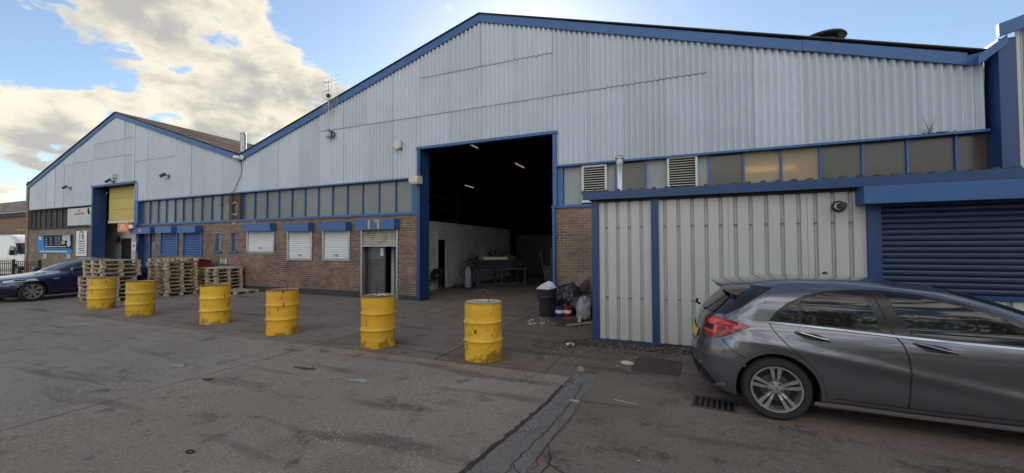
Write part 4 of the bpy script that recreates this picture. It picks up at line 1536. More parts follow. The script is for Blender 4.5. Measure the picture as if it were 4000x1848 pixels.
def chip(x, y, s_, z=.002):
    a = rr.uniform(0, 6.28)
    t_ = rr.uniform(.25, .7) * s_
    c, s2_ = math.cos(a), math.sin(a)
    w_, l_ = s_ * rr.uniform(.4, 1), s_
    q = [(-l_, -w_), (l_ * .8, -w_ * .7), (l_, w_ * .8), (-l_ * .7, w_)]
    vv = [(x + c * u - s2_ * v, y + s2_ * u + c * v, z) for u, v in q] + [(x + .8 * (c * u - s2_ * v), y + .8 * (s2_ * u + c * v), z + t_) for u, v in q]
    chips.add(vv, [(4, 5, 6, 7), (0, 1, 5, 4), (1, 2, 6, 5), (2, 3, 7, 6), (3, 0, 4, 7)])


for i in range(420):
    chip(rr.gauss(-.8, .75), rr.gauss(6.85, .22), rr.uniform(.006, .03), rr.uniform(.0, .04))
for i in range(200):
    chip(rr.gauss(-1.9, .45), rr.gauss(7.6, .6), rr.uniform(.005, .022))
co = tag(chips.build('rubble', 'tarmac_brown'), 'crumbled tarmac and stones along the foot of the lean-to', 'rubble', kind='stuff')
chips = MB()
for i in range(28):
    q = gnd(rr.uniform(2055, 2150), rr.uniform(1243, 1268))
    chip(q.x, q.y, rr.uniform(.008, .026))
for i in range(60):
    chip(rr.uniform(-2.6, .6), rr.uniform(5.3, 7.1), rr.uniform(.004, .011))
for i in range(40):
    chip(rr.uniform(-7, .5), rr.uniform(2.6, 6), rr.uniform(.003, .008))
tag(chips.build('litter_chips', 'white'), 'white flakes and chips of litter on the ground by the dustbin', 'litter', kind='stuff')
gr = MB()
for i in range(90):
    x, y = rr.gauss(-1.62, .05), rr.gauss(8.35, .25)
    a = rr.uniform(0, 6.28)
    hh = rr.uniform(.03, .10)
    gr.add([(x - .004, y, 0), (x + .004, y, 0), (x + .05 * math.cos(a), y + .05 * math.sin(a), hh)], [(0, 1, 2)])
pm('weed', (.07, .10, .035), .7, rnd=.2)
tag(gr.build('grass', 'weed'), 'tuft of weeds at the lean-to corner', 'weeds', kind='stuff')

# manhole cover and drain grate
c0 = Vector((-.27, 6.06, 0))
mh = thing('manhole_cover', 'square studded iron manhole cover in front of the lean-to', 'manhole cover', c0, -.05)
pm('iron', (.085, .072, .065), .7, metal=.2, var=.5, vscale=12, dark=(.05, .045, .042), bump=.4, bscale=60)
MB().box(-.31, .31, -.36, -.325, .001, .012).box(-.31, .31, .325, .36, .001, .012).box(-.31, -.28, -.325, .325, .001, .012).box(.28, .31, -.325, .325, .001, .012).build('frame', 'iron', mh)
MB().box(-.27, .27, -.315, .315, .001, .007).build('plate', 'iron', mh)
st = MB()
for i in range(9):
    for j in range(10):
        st.cbox((-.235 + i * .0588, -.28 + j * .062, .0095), .034 if (i + j) % 2 else .018, .018 if (i + j) % 2 else .034, .006)
tag(st.build('stud', 'iron', mh), kind='stuff')
dg = thing('drain_grate', 'black iron drain grate beside the rear wheel of the grey car', 'drain grate', (.36, 4.83, 0), -.12)
MB().box(-.19, .19, -.155, .155, .0005, .002).build('gully_shade', 'black', dg)  # flat black plate, stands in for the shade inside the recess
MB().box(-.21, .21, -.175, -.15, .0005, .012).box(-.21, .21, .15, .175, .0005, .012).box(-.21, -.185, -.15, .15, .0005, .012).box(.185, .21, -.15, .15, .0005, .012).build('frame', 'iron', dg)
for i in range(6):
    MB().box(-.135 + i * .054 - .012, -.135 + i * .054 + .012, -.15, .15, .003, .0118).build('bar', 'iron', dg)

# ------------------------------------------------------------------ inside the open warehouse
OX = -9.0
yd0, yd1 = onx(1712, 1000, OX).y, onx(1747, 1000, OX).y
OF = thing('office_block', 'white painted office block with open doorway inside the warehouse', 'office', (OX, 17, 0))
zt = 2.66
y_end = 21.6
for (a, b, c, d_) in ((D + .5, yd0, 0, zt), (yd0, yd1, 2.02, zt), (yd1, y_end, 0, zt)):
    wpart(MB().box(OX - .12, OX, a, b, c, d_), 'wall', 'office_wall', OF)
wpart(MB().box(OX - 4, OX, y_end - .1, y_end, 0, zt), 'wall', 'office_wall', OF)
wpart(MB().box(OX - 4, OX + .03, D + .5, y_end, zt, zt + .08), 'roof_slab', 'offwhite', OF)
wpart(MB().box(OX - .05, OX + .03, yd1 - .01, yd1 + .09, 0, 2.1).box(OX - .05, OX + .03, yd0, yd1 + .09, 2.02, 2.09), 'door_frame', 'offwhite', OF)
wpart(MB().box(OX + .002, OX + .03, D + .6, y_end, 2.28, 2.31).box(OX + .002, OX + .03, D + .6, y_end, 2.50, 2.53), 'trunking', 'white', OF)
wpart(MB().box(OX + .002, OX + .025, yd0 - .12, yd0 - .09, 1.2, 2.5), 'conduit', 'white', OF)
ya, yb = onx(1885, 970, OX).y, onx(1955, 970, OX).y
wpart(MB().box(OX + .002, OX + .02, ya, yb, .98, 1.75), 'hatch', 'offwhite', OF)
wpart(MB().box(OX - 1.6, OX - 1.5, D + .6, y_end, 0, zt), 'inner_partition', 'interior', OF)
# workbench with sheets of metal
A, B = gnd(1862, 1127), gnd(2056, 1119)
ang = math.atan2(B.y - A.y, B.x - A.x)
LB = (B - A).length
wb = thing('workbench', 'long steel workbench heaped with dark sheets and offcuts', 'workbench', (A.x, A.y, 0), ang)
pm('bench_steel', (.07, .067, .065), .5, metal=.3, var=.5, vscale=6)
for x in (.05, LB * .5, LB - .05):
    for y in (.04, .95):
        MB().box(x - .035, x + .035, y - .035, y + .035, 0, .72).build('leg', 'bench_steel', wb)
MB().box(-.1, LB + .15, -.02, 1.0, .74, .80).build('table_top', 'bench_steel', wb)
MB().box(.0, LB, .0, .05, .12, .18).build('lower_rail', 'bench_steel', wb)
for i in range(7):
    xo, yo = rr.uniform(-.35, .1), rr.uniform(-.1, .15)
    o = MB().box(xo, xo + LB * rr.uniform(.75, 1.0), yo + .1, yo + .8, 0, .045).build('metal_sheet', 'dark_steel', None, loc=(A.x, A.y, .802 + i * .052))
    o.rotation_euler = (0, 0, ang + rr.uniform(-.03, .03))
    tag(o, ('lowest', 'second', 'third', 'fourth', 'fifth', 'sixth', 'topmost')[i] + ' dark steel sheet piled on the workbench', 'sheet', 'steel sheets piled on the workbench')
fr_ = thing('frame', 'cream rectangular frame lying on top of the workbench pile', 'frame', (A.x, A.y, 1.165), ang + .06)
pm('cream_wood', (.58, .52, .38), .6)
MB().box(.35, 1.55, .05, .13, 0, .11).build('rail', 'cream_wood', fr_)
MB().box(.35, 1.55, .65, .73, 0, .11).build('rail', 'cream_wood', fr_)
MB().box(.35, .43, .13, .65, 0, .11).build('stile', 'cream_wood', fr_)
MB().box(1.47, 1.55, .13, .65, 0, .11).build('stile', 'cream_wood', fr_)
MB().box(.35, 1.55, .05, .73, .112, .125).build('panel', 'cream_wood', fr_)
q = gnd(1825, 1130)
o = lump('polythene_sheet', (q.x, q.y + .1, .0), (.10, .16, .47), 'polythene', 'silvery plastic sheet hanging off the end of the workbench', 'plastic sheet', 21, 18)
bx_, by_ = math.cos(ang), math.sin(ang)
for k_, (u_, v_, sz_, mt_, lb_) in enumerate(((.95, .35, (.30, .22, .13), 'bag_black', 'dark heap of cloth on the middle of the workbench pile'), (1.55, .30, (.22, .2, .10), 'bag_grey', 'grey bundle at the right end of the workbench pile'),
                                              (-.02, .45, (.16, .2, .12), 'cloth_brown', 'brown rag at the left end of the workbench pile'))):
    lump('cloth_heap', (A.x + bx_ * u_ - by_ * v_, A.y + by_ * u_ + bx_ * v_, 1.168 if k_ != 0 else 1.295), sz_, mt_, lb_, 'cloth', 60 + k_, 14)
mc = thing('machine', 'dark metalworking machine standing behind the workbench', 'machine', (A.x + 2.6, A.y + 3.0, 0), .3)
MB().box(-.6, .6, -.4, .4, 0, .85).build('machine_base', 'dark_steel', mc)
MB().box(-.35, .35, -.3, .35, .852, 1.65).build('machine_head', 'dark_steel', mc)
MB().lathe([(.001, -.06), (.22, -.06), (.22, .0), (.001, 0)], 20, .1, -.31, 'y', 1.25).build('hand_wheel', 'galv', mc, True)
MB().box(.36, .75, -.2, .2, 1.1, 1.25).build('machine_arm', 'dark_steel', mc)
# folding chair with a coat beside the blue jamb
q = gnd(1690, 1134)
ch = thing('chair', 'dark folding chair with coat beside the office doorway', 'chair', (q.x + .15, q.y, 0), .4)
MB().box(-.22, .22, -.2, .2, .42, .46).build('seat', 'dark_steel', ch)
MB().box(-.22, .22, .19, .22, .55, .85).build('backrest', 'black', ch)
for sx in (-.2, .2):
    MB().tube([(sx, -.2, 0), (sx, .2, .85)], .012, 6).build('leg', 'dark_steel', ch)
    MB().tube([(sx, .22, 0), (sx, -.18, .44)], .012, 6).build('leg', 'dark_steel', ch)
lump('coat', (q.x + .12, q.y + .02, .462), (.2, .18, .20), 'bag_black', 'dark coat heaped on the folding chair', 'coat', 40)
lump('box_pile', (gnd(1790, 1123).x, gnd(1790, 1123).y, 0), (.22, .2, .10), 'bag_grey', 'small heap of scraps on the floor by the office wall', 'scraps', 41)
# tall racks in the dark
for i, (px, Y, w_, hh) in enumerate(((2090, 22, 2.4, 2.4), (1740, 24, 3.0, 3.6))):
    c = fac(px, 1000, Y)
    if i:
        c.x = -8.2
    ck = thing('cupboard', 'tall grey cupboard in the dark at the back right' if not i else 'dark racking above the office roof', 'cupboard', (c.x, Y, 0 if not i else zt + .09))
    pm('cup%d' % i, (.035, .037, .037), .6)
    if not i:
        MB().box(-w_ / 2, w_ / 2, 0, .6, .05, hh).build('carcass', 'cup0', ck)
        MB().box(-w_ / 2 + .02, -.01, -.03, -.002, .1, hh - .05).build('door', 'cup0', ck)
        MB().box(.01, w_ / 2 - .02, -.03, -.002, .1, hh - .05).build('door', 'cup0', ck)
    else:
        ck.location = (OX - 1.2, 14.5, zt + .082)
        for zz_ in (.02, .6, 1.1):
            MB().box(-.9, .9, -1.5, 1.5, zz_, zz_ + .04).build('shelf', 'dark_steel', ck)
        for sx in (-.9, .9):
            for sy in (-1.5, 1.5):
                MB().box(sx - .03, sx + .03, sy - .03, sy + .03, 0, 1.5).build('upright', 'dark_steel', ck)
o = MB().tube([(gnd(2108, 1105).x, 18.9, .01), (gnd(2075, 1100).x - .1, 20.2, 1.5)], .018, 6).build('pole', 'wood_grey')
tag(o, 'pale pole leaning in the dark at the back', 'pole')
P = Vector((fac(2980, 690, D + .4).x, D + .45, 3.55))
lt = thing('strip_light', 'warm lamp glowing behind the frosted panes above the lean-to', 'light', P)
pm('tube_warm', (.8, .75, .65), .4, emit=((1.0, .62, .25), 1.5))
MB().box(-.7, .7, -.05, .05, .03, .09).build('batten', 'white', lt)
MB().tube([(-.65, 0, 0), (.65, 0, 0)], .022, 8).build('lamp_tube', 'tube_warm', lt, True)
MB().tube([(0, 0, .09), (0, 0, 1.6)], .006, 5).build('hanger', 'dark_steel', lt)
# batten lights, the only lamps that are on
pm('tube', (.8, .75, .65), .4, emit=((1.0, .66, .36), .14))
for (a, b, Y) in (((1829, 577), (1862, 562), 17.0), ((2008, 657), (2052, 638), 18.0), ((1815, 736), (1852, 722), 22.0)):
    P = fac((a[0] + b[0]) / 2, (a[1] + b[1]) / 2, Y)
    L_ = 1.2
    lt = thing('strip_light', {17.0: 'glowing strip light highest under the dark warehouse roof', 18.0: 'glowing strip light at upper right inside the doorway', 22.0: 'faint strip light farthest back inside the doorway'}[Y], 'light', P, 0, 'strip lights inside the warehouse')
    MB().box(-.05, .05, -L_ / 2, L_ / 2, .03, .09).build('batten', 'white', lt)
    MB().tube([(0, -L_ / 2 + .03, 0), (0, L_ / 2 - .03, 0)], .02, 8).build('lamp_tube', 'tube', lt, True)
    for yy in (-.5, .5):
        zr = rake(P.x) - P.z - .0
        MB().tube([(0, yy, .09), (0, yy, max(.2, zr))], .004, 5).build('hanger', 'dark_steel', lt)

# ------------------------------------------------------------------ things fixed to the fronts and roofs
p = fac(1557, 567, D - .15)
al = thing('alarm_box', 'cream six-sided alarm box on the corrugated wall', 'alarm box', (p.x, D - .1, p.z))
hexp = [(.15 * math.cos(math.pi / 3 * i + .26), .15 * math.sin(math.pi / 3 * i + .26)) for i in range(6)]
MB().prism_y(hexp, -.13, -.02).build('cover', 'offwhite', al)
MB().prism_y([(x * 1.06, z * 1.06) for x, z in hexp], -.02, .02).build('back_plate', 'dark_steel', al)
p0, p1 = fac(1606, 690, D - .3), fac(1638, 718, D - .3)
fl = thing('floodlight', 'cream box floodlight at the top left of the open doorway', 'floodlight', ((p0.x + p1.x) / 2, D - .12, (p0.z + p1.z) / 2))
MB().prism_x([(-.30, -.06), (-.26, -.13), (-.02, -.11), (-.02, .12), (-.22, .12), (-.30, .05)], -.16, .16).build('housing', 'offwhite', fl)
MB().box(-.13, .13, -.285, -.28, -.05, .04).build('lens', 'glass_brown', fl)
MB().box(-.04, .12, -.02, .06, .12, .18).build('bracket', 'dark_steel', fl)


def wall_flood(px, py, label, big=False):
    p = fac(px, py, D - .2)
    t = thing('wall_light', label, 'wall light', (p.x, D - .10, p.z), 0)
    MB().tube([(0, 0, -.02), (-.02, -.16, .02)], .018, 6).build('arm', 'dark_steel', t)
    MB().box(-.05, .05, -.03, .01, -.09, .05).build('bracket', 'dark_steel', t)
    o = MB().box(-.17, .13, -.10, .02, -.05, .07).build('head', 'dark_steel', t, loc=(-.06, -.18, .03))
    o.rotation_euler = (.7, -.2, 0)
    if big:
        MB().box(-.02, .24, -.2, -.02, .14, .36).build('sensor_box', 'offwhite', t)
    return t


wall_flood(268, 733, 'small dark wall light on the far left cladding')
wall_flood(437, 708, 'wall light with cream box above the yellow door', True)
wall_flood(652, 686, 'small dark wall light right of the yellow door')
# cctv at the valley
p = fac(940, 614, D - .25)
cc_ = thing('cctv_camera', 'white bullet camera under the roof valley', 'camera', (p.x, D - .17, p.z))
MB().lathe([(.001, -.06), (.09, -.06), (.09, .0), (.001, 0)], 14, 0, 0, 'y').build('base', 'white', cc_, True)
o = MB().lathe([(.001, -.28), (.055, -.28), (.06, -.26), (.06, .0), (.001, .0)], 14, 0, 0, 'x').build('barrel', 'white', cc_, True, loc=(-.02, -.1, -.02))
o.rotation_euler = (0, .15, .2)
ribb = [fac(944, 650, D - .12), fac(943, 680, D - .12), fac(930, 710, D - .12), fac(915, 745, D - .12), fac(905, 752, D - .14), fac(895, 775, D - .02), fac(870, 795, D), fac(852, 803, D)]
ribb = [fac(943, 622, D - .15)] + ribb
o = MB().tube(ribb, .011, 5).build('cable', 'dark_steel')
tag(o, 'loose grey cable hanging from the white camera', 'cable')
# flue rising from the valley
p = fac(950, 600, D + .6)
vf = thing('flue_pipe', 'tall pale flue pipe standing in the roof valley', 'flue', (p.x, D + .6, 5.40))
ztop = fac(951, 520, D + .6).z
MB().lathe([(.001, 0), (.13, 0), (.12, .05), (.115, ztop - 5.40 - .06), (.125, ztop - 5.40 - .05), (.10, ztop - 5.40), (.001, ztop - 5.40 + .02)], 18).build('pipe', 'galv', vf, True)
MB().lathe([(.115, .0), (.26, -.02), (.26, .02), (.13, .10)], 18).build('collar', 'roof_dark', vf, True)
# flue on the lean-to
p = fac(2421, 735, YA + .9)
af = thing('flue_pipe', 'shiny steel flue pipe on the lean-to roof', 'flue', (p.x, YA + .9, 2.668))
zt_ = fac(2421, 604, YA + .9).z - 2.668
MB().lathe([(.001, 0), (.075, 0), (.075, .10), (.068, .12), (.068, zt_ - .22), (.075, zt_ - .20), (.075, zt_ - .13), (.06, zt_ - .12), (.06, zt_ - .08)], 20).build('pipe', 'steel', af, True)
MB().lathe([(.001, zt_ - .02), (.05, zt_ - .015), (.085, zt_ - .05), (.085, zt_ - .085), (.05, zt_ - .085), (.001, zt_ - .08)], 20).build('cowl', 'galv', af, True)
# round vent on the lean-to
p = fac(3278, 806, YA - .03)
rv_ = thing('wall_vent', 'round black vent with elbow on the ribbed lean-to wall', 'vent', (p.x, YA, p.z))
MB().lathe([(.001, -.03), (.080, -.03), (.086, -.02), (.086, .0), (.001, 0)], 28, 0, 0, 'y').build('rosette', 'black_plastic', rv_, True)
MB().lathe([(.046, -.10), (.052, -.09), (.052, -.03), (.046, -.03)], 22, -.01, 0, 'y').build('white_collar', 'white', rv_, True)
MB().lathe([(.001, -.20), (.042, -.20), (.048, -.19), (.048, -.10), (.001, -.1)], 22, .0, 0, 'y').build('spout', 'black_plastic', rv_, True)
q = fac(3222, 1068, YA)
o = MB().lathe([(.001, -.05), (.022, -.05), (.03, -.02), (.03, 0), (.001, 0)], 14, 0, 0, 'y').build('overflow_pipe', 'dark_steel', None, True, loc=(q.x, YA, q.z))
tag(o, 'small dark pipe stub on the ribbed wall above the grey car roof', 'pipe')
# ventilator on the big roof
P = fac(3215, 165, D + 1.6)
zz_ = 5.44 + (XR - .15 - P.x) / (XR - .15 - XA17) * (8.69 - 5.44)
rvn = thing('roof_ventilator', 'round black cowl ventilator on the right roof slope', 'ventilator', (P.x, D + 1.6, zz_))
zc = fac(3215, 136, D + 1.6).z - zz_
MB().lathe([(.001, .0), (.34, -.2), (.34, .22), (.001, .24)], 24).build('kerb', 'roof_dark', rvn, True)
MB().lathe([(.001, zc), (.30, zc - .03), (.46, zc - .09), (.48, zc - .14), (.44, zc - .17), (.30, zc - .16), (.30, .2), (.001, .2)], 28).build('cowl', 'black_plastic', rvn, True)
# television aerial
pb_ = fac(1282, 520, D - .3)
pt_ = fac(1283, 320, D - .3)
ae = thing('aerial', 'grid television aerial on a mast clamped to the gable', 'aerial', (pb_.x, D - .3, pb_.z))
hm = pt_.z - pb_.z
MB().tube([(0, 0, -.15), (0, 0, hm)], .018, 8).build('mast', 'galv', ae, True)
MB().box(-.12, .02, -.04, .2, -.14, -.10).box(-.12, .02, -.04, .2, .10, .14).build('wall_bracket', 'galv', ae)
MB().lathe([(.06, -.02), (.10, -.02), (.10, .02), (.06, .02)], 16, .10, .12, 'y', -.03).build('cable_coil', 'black_plastic', ae, True)
za, zb = hm - 1.05, hm + .22
gm_ = MB()
for s_ in (-1, 1):
    for k in range(5):
        x = s_ * (.03 + .30 * k / 4)
        gm_.tube([(x, .10, za), (x, .10, zb)], .004, 4)
    for k in range(9):
        z = za + (zb - za) * k / 8
        gm_.tube([(0, .10, z), (s_ * .36, .10, z)], .004, 4)
tag(gm_.build('reflector_grid', 'galv', ae), kind='stuff')
for k in range(4):
    z = za + .12 + k * .30
    bb = MB()
    for s_ in (-1, 1):
        bb.tube([(0, -.06, z), (s_ * .24, -.06, z + .07)], .006, 5).tube([(0, -.06, z), (s_ * .24, -.06, z - .07)], .006, 5)
    bb.build('bow_tie_element', 'galv', ae)
MB().box(-.05, .05, -.06, .04, hm - .55, hm - .44).build('junction_box', 'dark_steel', ae)
# weed growing on the flashing
q = fac(3632, 518, D - .14)
wd = MB()
for dx, dz, lean in ((-.09, .36, -.06), (.02, .20, .02), (.10, .34, .10), (-.15, .10, -.05)):
    wd.tube([(0, 0, 0), (dx * .4, 0, dz * .45), (dx + lean * .3, 0, dz)], .007, 5, .0015)
pm('dry_stem', (.10, .07, .06), .8)
o = wd.build('weed', 'dry_stem', None, loc=(q.x, D - .135, H1 - .005))
tag(o, 'dry leafless weed sprouting on the blue flashing', 'weed')
mo = MB()
for i in range(22):
    x = rr.gauss(.1, .16)
    mo.cbox((q.x + x, D - .135 + rr.uniform(-.01, .01), H1 + rr.uniform(-.004, .008)), .02, .02, rr.uniform(.006, .016))
tag(mo.build('moss', 'dirt'), 'moss gathered on the flashing under the dry weed', 'moss', kind='stuff')
for px in (868, 908, 913):
    pass
for i, (px, py) in enumerate(((914, 868), (992, 866))):
    q = fac(px, py, D - .02)
    o = MB().box(-.12, .12, -.02, 0, -.1, .09).build('air_brick', 'mortar', None, loc=(q.x, D - .004, q.z))
    tag(o, 'grey vent block under the sill ' + ('by the small windows' if not i else 'above the first white shutter'), 'vent block')

# ------------------------------------------------------------------ signs
def sign(name, px0, px1, py0, py1, label, mat, Y=None, th=.02):
    Y = D - .02 if Y is None else Y
    a, b = fac(px0, (py0 + py1) / 2, Y), fac(px1, (py0 + py1) / 2, Y)
    zt_, zb_ = fac((px0 + px1) / 2, py0, Y).z, fac((px0 + px1) / 2, py1, Y).z
    w, h_ = b.x - a.x, zt_ - zb_
    t = thing(name, label, 'sign', ((a.x + b.x) / 2, Y, zb_))
    MB().box(-w / 2, w / 2, -th, 0, 0, h_).build('board', mat, t)
    return t, w, h_


def bars(t, rows, mat, y=-.024, name='text_line'):
    for (x0, x1, z0, z1) in rows:
        MB().box(x0, x1, y, y + .003, z0, z1).build(name, mat, t)


t, w, h_ = sign('unit_sign', 299, 340, 902, 1000, 'tall white sign with the number 16 beside the yellow door', 'sign_white')
text_part('number', '16', .62, 'ink', t, (0, -.022, h_ * .80), FACE, .002)
text_part('heading', 'UNIT', .12, 'ink', t, (0, -.022, h_ * .96), FACE, .002)
bars(t, [(-w * .42, w * .42, h_ * .62, h_ * .63)] + [(-w * (.30 if k % 2 else .22), w * (.36 if k % 3 else .30), h_ * (.56 - .09 * k), h_ * (.56 - .09 * k) + .035) for k in range(6)], 'ink')
t, w, h_ = sign('banner', 266, 357, 813, 880, 'cream printed banner hung over the left windows', 'sign_cream', D - .06)
bars(t, [(-w * .46, -w * .36, h_ * .62, h_ * .92)], 'sign_pale')
bars(t, [(w * .36, w * .42, h_ * .66, h_ * .95), (w * .39, w * .45, h_ * .6, h_ * .78)], 'sign_navy')
bars(t, [(-w * .19, w * .22, h_ * .62, h_ * .70)], 'sign_red')
MB().prism_y([(-w * .06, h_ * .80), (w * .08, h_ * .80), (w * .04, h_ * .87), (w * .01, h_ * .89), (-w * .03, h_ * .87)], -.024, -.021).build('emblem', 'sign_red', t)
bars(t, [(x, x + w * .17, z, z + .03) for x in (-w * .46, -w * .08, w * .28) for z in (h_ * .45, h_ * .34, h_ * .24, h_ * .14)], 'sign_pale')
t, w, h_ = sign('advert_board', 148, 283, 917, 989, 'blue and black printed advert board on the far left brick', 'sign_blue')
MB().prism_y([(-w * .27, h_ * .22), (w * .5, h_ * .22), (w * .5, h_ * .97), (-w * .31, h_ * .97)], -.035, -.018).build('dark_panel', 'sign_navy', t)
bars(t, [(-w * .42, w * .38, h_ * .04, h_ * .13)], 'sign_pale', -.026)
bars(t, [(-w * .26 + c * w * .14, -w * .26 + c * w * .14 + w * .11 * rr.uniform(.6, 1), h_ * (.84 - .1 * k), h_ * (.84 - .1 * k) + .022) for c in range(2) for k in range(5)] +
     [(w * .03 + c * w * .09, w * .03 + c * w * .09 + w * .07, h_ * (.86 - .08 * k), h_ * (.86 - .08 * k) + .018) for c in range(2) for k in range(6)] +
     [(-w * .26, w * .36, h_ * .33, h_ * .38), (-w * .26, w * .48, h_ * .25, h_ * .265)], 'sign_pale', -.040)
MB().lathe([(.001, -.046), (w * .05, -.046), (w * .05, -.030)], 20, w * .43, 0, 'y', h_ * .52).build('roundel', 'sign_pale', t)
MB().box(w * .24, w * .46, -.042, -.03, h_ * .66, h_ * .95).build('picture', 'galv', t)
MB().box(w * .22, w * .32, -.044, -.03, h_ * .48, h_ * .63).build('picture', 'gold', t)
MB().prism_y([(-w * .46, h_ * .80), (-w * .40, h_ * .72), (-w * .37, h_ * .82), (-w * .43, h_ * .93)], -.026, -.021).build('emblem', 'sign_white', t)
for i, (px0, px1) in enumerate(((170, 184), (262, 276))):
    t, w, h_ = sign('notice', px0, px1, 993, 1009, ('left' if not i else 'right') + ' small white notice under the advert board', 'sign_white')
    bars(t, [(-w * .4, w * .4, h_ * .7, h_ * .85), (-w * .4, w * .4, h_ * .4, h_ * .5), (-w * .4, w * .3, h_ * .2, h_ * .3)], 'ink')
t, w, h_ = sign('notice', 862, 886, 1010, 1031, 'small white parking notice on the brick above the low pallets', 'sign_white')
bars(t, [(-w * .46, w * .46, h_ * .93, h_ * .98), (-w * .46, w * .46, h_ * .02, h_ * .07), (-w * .38, w * .38, h_ * .68, h_ * .84), (-w * .3, w * .3, h_ * .46, h_ * .56), (-w * .38, w * .38, h_ * .16, h_ * .32)], 'ink')
t, w, h_ = sign('notice', 518, 532, 947, 978, 'white notice on the brick jamb by the blue entrance', 'sign_white', D - .06)
bars(t, [(-w * .2, w * .2, h_ * .45, h_ * .75), (-w * .4, w * .4, h_ * .3, h_ * .34)], 'ink')
# orange hanging sign with its house, knife and fork
Yo = D - .35
a, b = fac(465, 890, Yo), fac(505, 888, Yo)
zt_, zb_ = fac(485, 872, Yo).z, fac(485, 905, Yo).z
w, h_ = b.x - a.x, zt_ - zb_
t = thing('hanging_sign', 'orange square sign with white house beside the yellow door', 'sign', ((a.x + b.x) / 2, Yo, zb_))
MB().box(-w / 2, w / 2, -.05, .05, 0, h_).build('board', 'sign_orange', t)
MB().prism_y([(-w * .20, h_ * .42), (-w * .20, h_ * .60), (-w * .27, h_ * .60), (0, h_ * .88), (w * .27, h_ * .60), (w * .20, h_ * .60), (w * .20, h_ * .42)], -.056, -.051).build('house_emblem', 'sign_white', t)
MB().box(-w * .07, -w * .03, -.06, -.057, h_ * .42, h_ * .68).box(-w * .10, 0, -.06, -.057, h_ * .60, h_ * .70).build('fork', 'sign_orange', t)
MB().box(w * .05, w * .10, -.06, -.057, h_ * .42, h_ * .72).build('knife', 'sign_orange', t)
text_part('lettering', 'JUST EAT', .17, 'sign_white', t, (0, -.053, h_ * .24), FACE, .002, width=w * .8)
MB().box(w / 2, w / 2 + .30, -.03, .03, h_ * .35, h_ * .78).build('bracket', 'white', t)
# red prohibition notice inside unit 16
Yi = D + 1.24
a, b = fac(450, 950, Yi), fac(476, 950, Yi)
zt_, zb_ = fac(463, 932, Yi).z, fac(463, 955, Yi).z
w = b.x - a.x
t = thing('notice', 'red and white prohibition notice on the wall inside the yellow doorway', 'sign', ((a.x + b.x) / 2, Yi, zb_))
h_ = zt_ - zb_
MB().box(-w / 2, w / 2, -.02, 0, 0, h_ * .42).build('board', 'sign_red', t)
MB().lathe([(w * .26, -.02), (w * .36, -.02), (w * .36, .0), (w * .26, 0)], 22, 0, 0, 'y', h_ * .74).build('ring', 'sign_red', t)
MB().lathe([(.001, -.012), (w * .18, -.012), (w * .18, 0)], 18, 0, 0, 'y', h_ * .74).build('disc', 'ink', t)
bars(t, [(-w * .42, w * .42, h_ * .22, h_ * .30), (-w * .42, w * .42, h_ * .08, h_ * .16)], 'sign_white')

# ------------------------------------------------------------------ far left: neighbour, fence, railing
NB = thing('brick_shed', 'brown brick building with curved corrugated eave at the far left', 'building', (-48, 22, 0))
YN = 20.0
e0, e1 = fac(0, 815, YN), fac(120, 830, YN)
zt_ = fac(40, 832, YN).z
ztop = fac(40, 785, YN).z
wpart(MB().box(-75, e1.x, YN, YN + 14, 0, zt_), 'wall', 'brick_tan', NB)
v, f = [], []
xs_ = np.arange(-75, e1.x + .2, .05)
prof_ = [(-.35, zt_ - .05), (-.36, zt_ + .25), (-.30, zt_ + (ztop - zt_) * .6), (-.05, zt_ + (ztop - zt_) * .85), (.6, ztop), (8, ztop + 1.1)]
for x in xs_:
    am = .05 * math.cos(2 * math.pi * x / .6)
    for yy, zz_ in prof_:
        v.append((x, YN + yy - am, zz_ + am * .3))
for i in range(len(xs_) - 1):
    for j in range(len(prof_) - 1):
        a_ = i * len(prof_) + j
        f.append((a_, a_ + len(prof_), a_ + len(prof_) + 1, a_ + 1))
pm('roof_grey', (.20, .18, .165), .9, var=.6, vscale=.8, dark=(.11, .095, .085))
wpart(MB().add(v, f), 'curved_roof', 'roof_grey', NB, True)
wpart(MB().box(-75, e1.x, YN - .2, YN + .0, zt_ - .5, zt_ - .1), 'gutter_board', 'plinth', NB)
pal = thing('palisade_fence', 'grey palisade fence behind the white van', 'fence', (-44, 17.5, 0))
pm('pale', (.26, .26, .26), .6, metal=.2, var=.3, vscale=5)
xf1, xf0 = fac(75, 960, 17.5).x, fac(-30, 960, 17.5).x
zp = fac(60, 915, 17.5).z
k = 16
for i in range(k):
    x = xf0 + (xf1 - xf0) * i / (k - 1)
    wpart(MB().prism_y([(x - .045, .05), (x + .045, .05), (x + .045, zp - .1), (x + .02, zp), (x - .02, zp), (x - .045, zp - .1)], 17.46, 17.48), 'pale', 'pale', pal)
for z in (.5, zp - .4):
    wpart(MB().box(xf0, xf1, 17.48, 17.53, z, z + .05), 'fence_rail', 'pale', pal)
rl = thing('railing', 'low black metal railing in front of the white van', 'railing', (-30, 9, 0))
R0 = gnd(0, 1075)
YR = 9.6
xa_, xb_ = fac(-40, 1020, YR).x, fac(155, 1020, YR).x
zr = fac(100, 1020, YR).z
for z in (zr - .02, zr - .16, .12):
    wpart(MB().box(xa_, xb_, YR - .02, YR + .02, z - .02, z + .02), 'rail', 'black', rl)
n_ = 26
for i in range(n_):
    x = xa_ + (xb_ - xa_) * i / (n_ - 1)
    wpart(MB().box(x - .01, x + .01, YR - .01, YR + .01, .13, zr - .03), 'bar', 'black', rl)
for x in (xb_, xb_ - 3.0, xb_ - 6.0):
    wpart(MB().box(x - .05, x + .05, YR - .05, YR + .05, 0, zr + .08), 'post', 'black', rl)
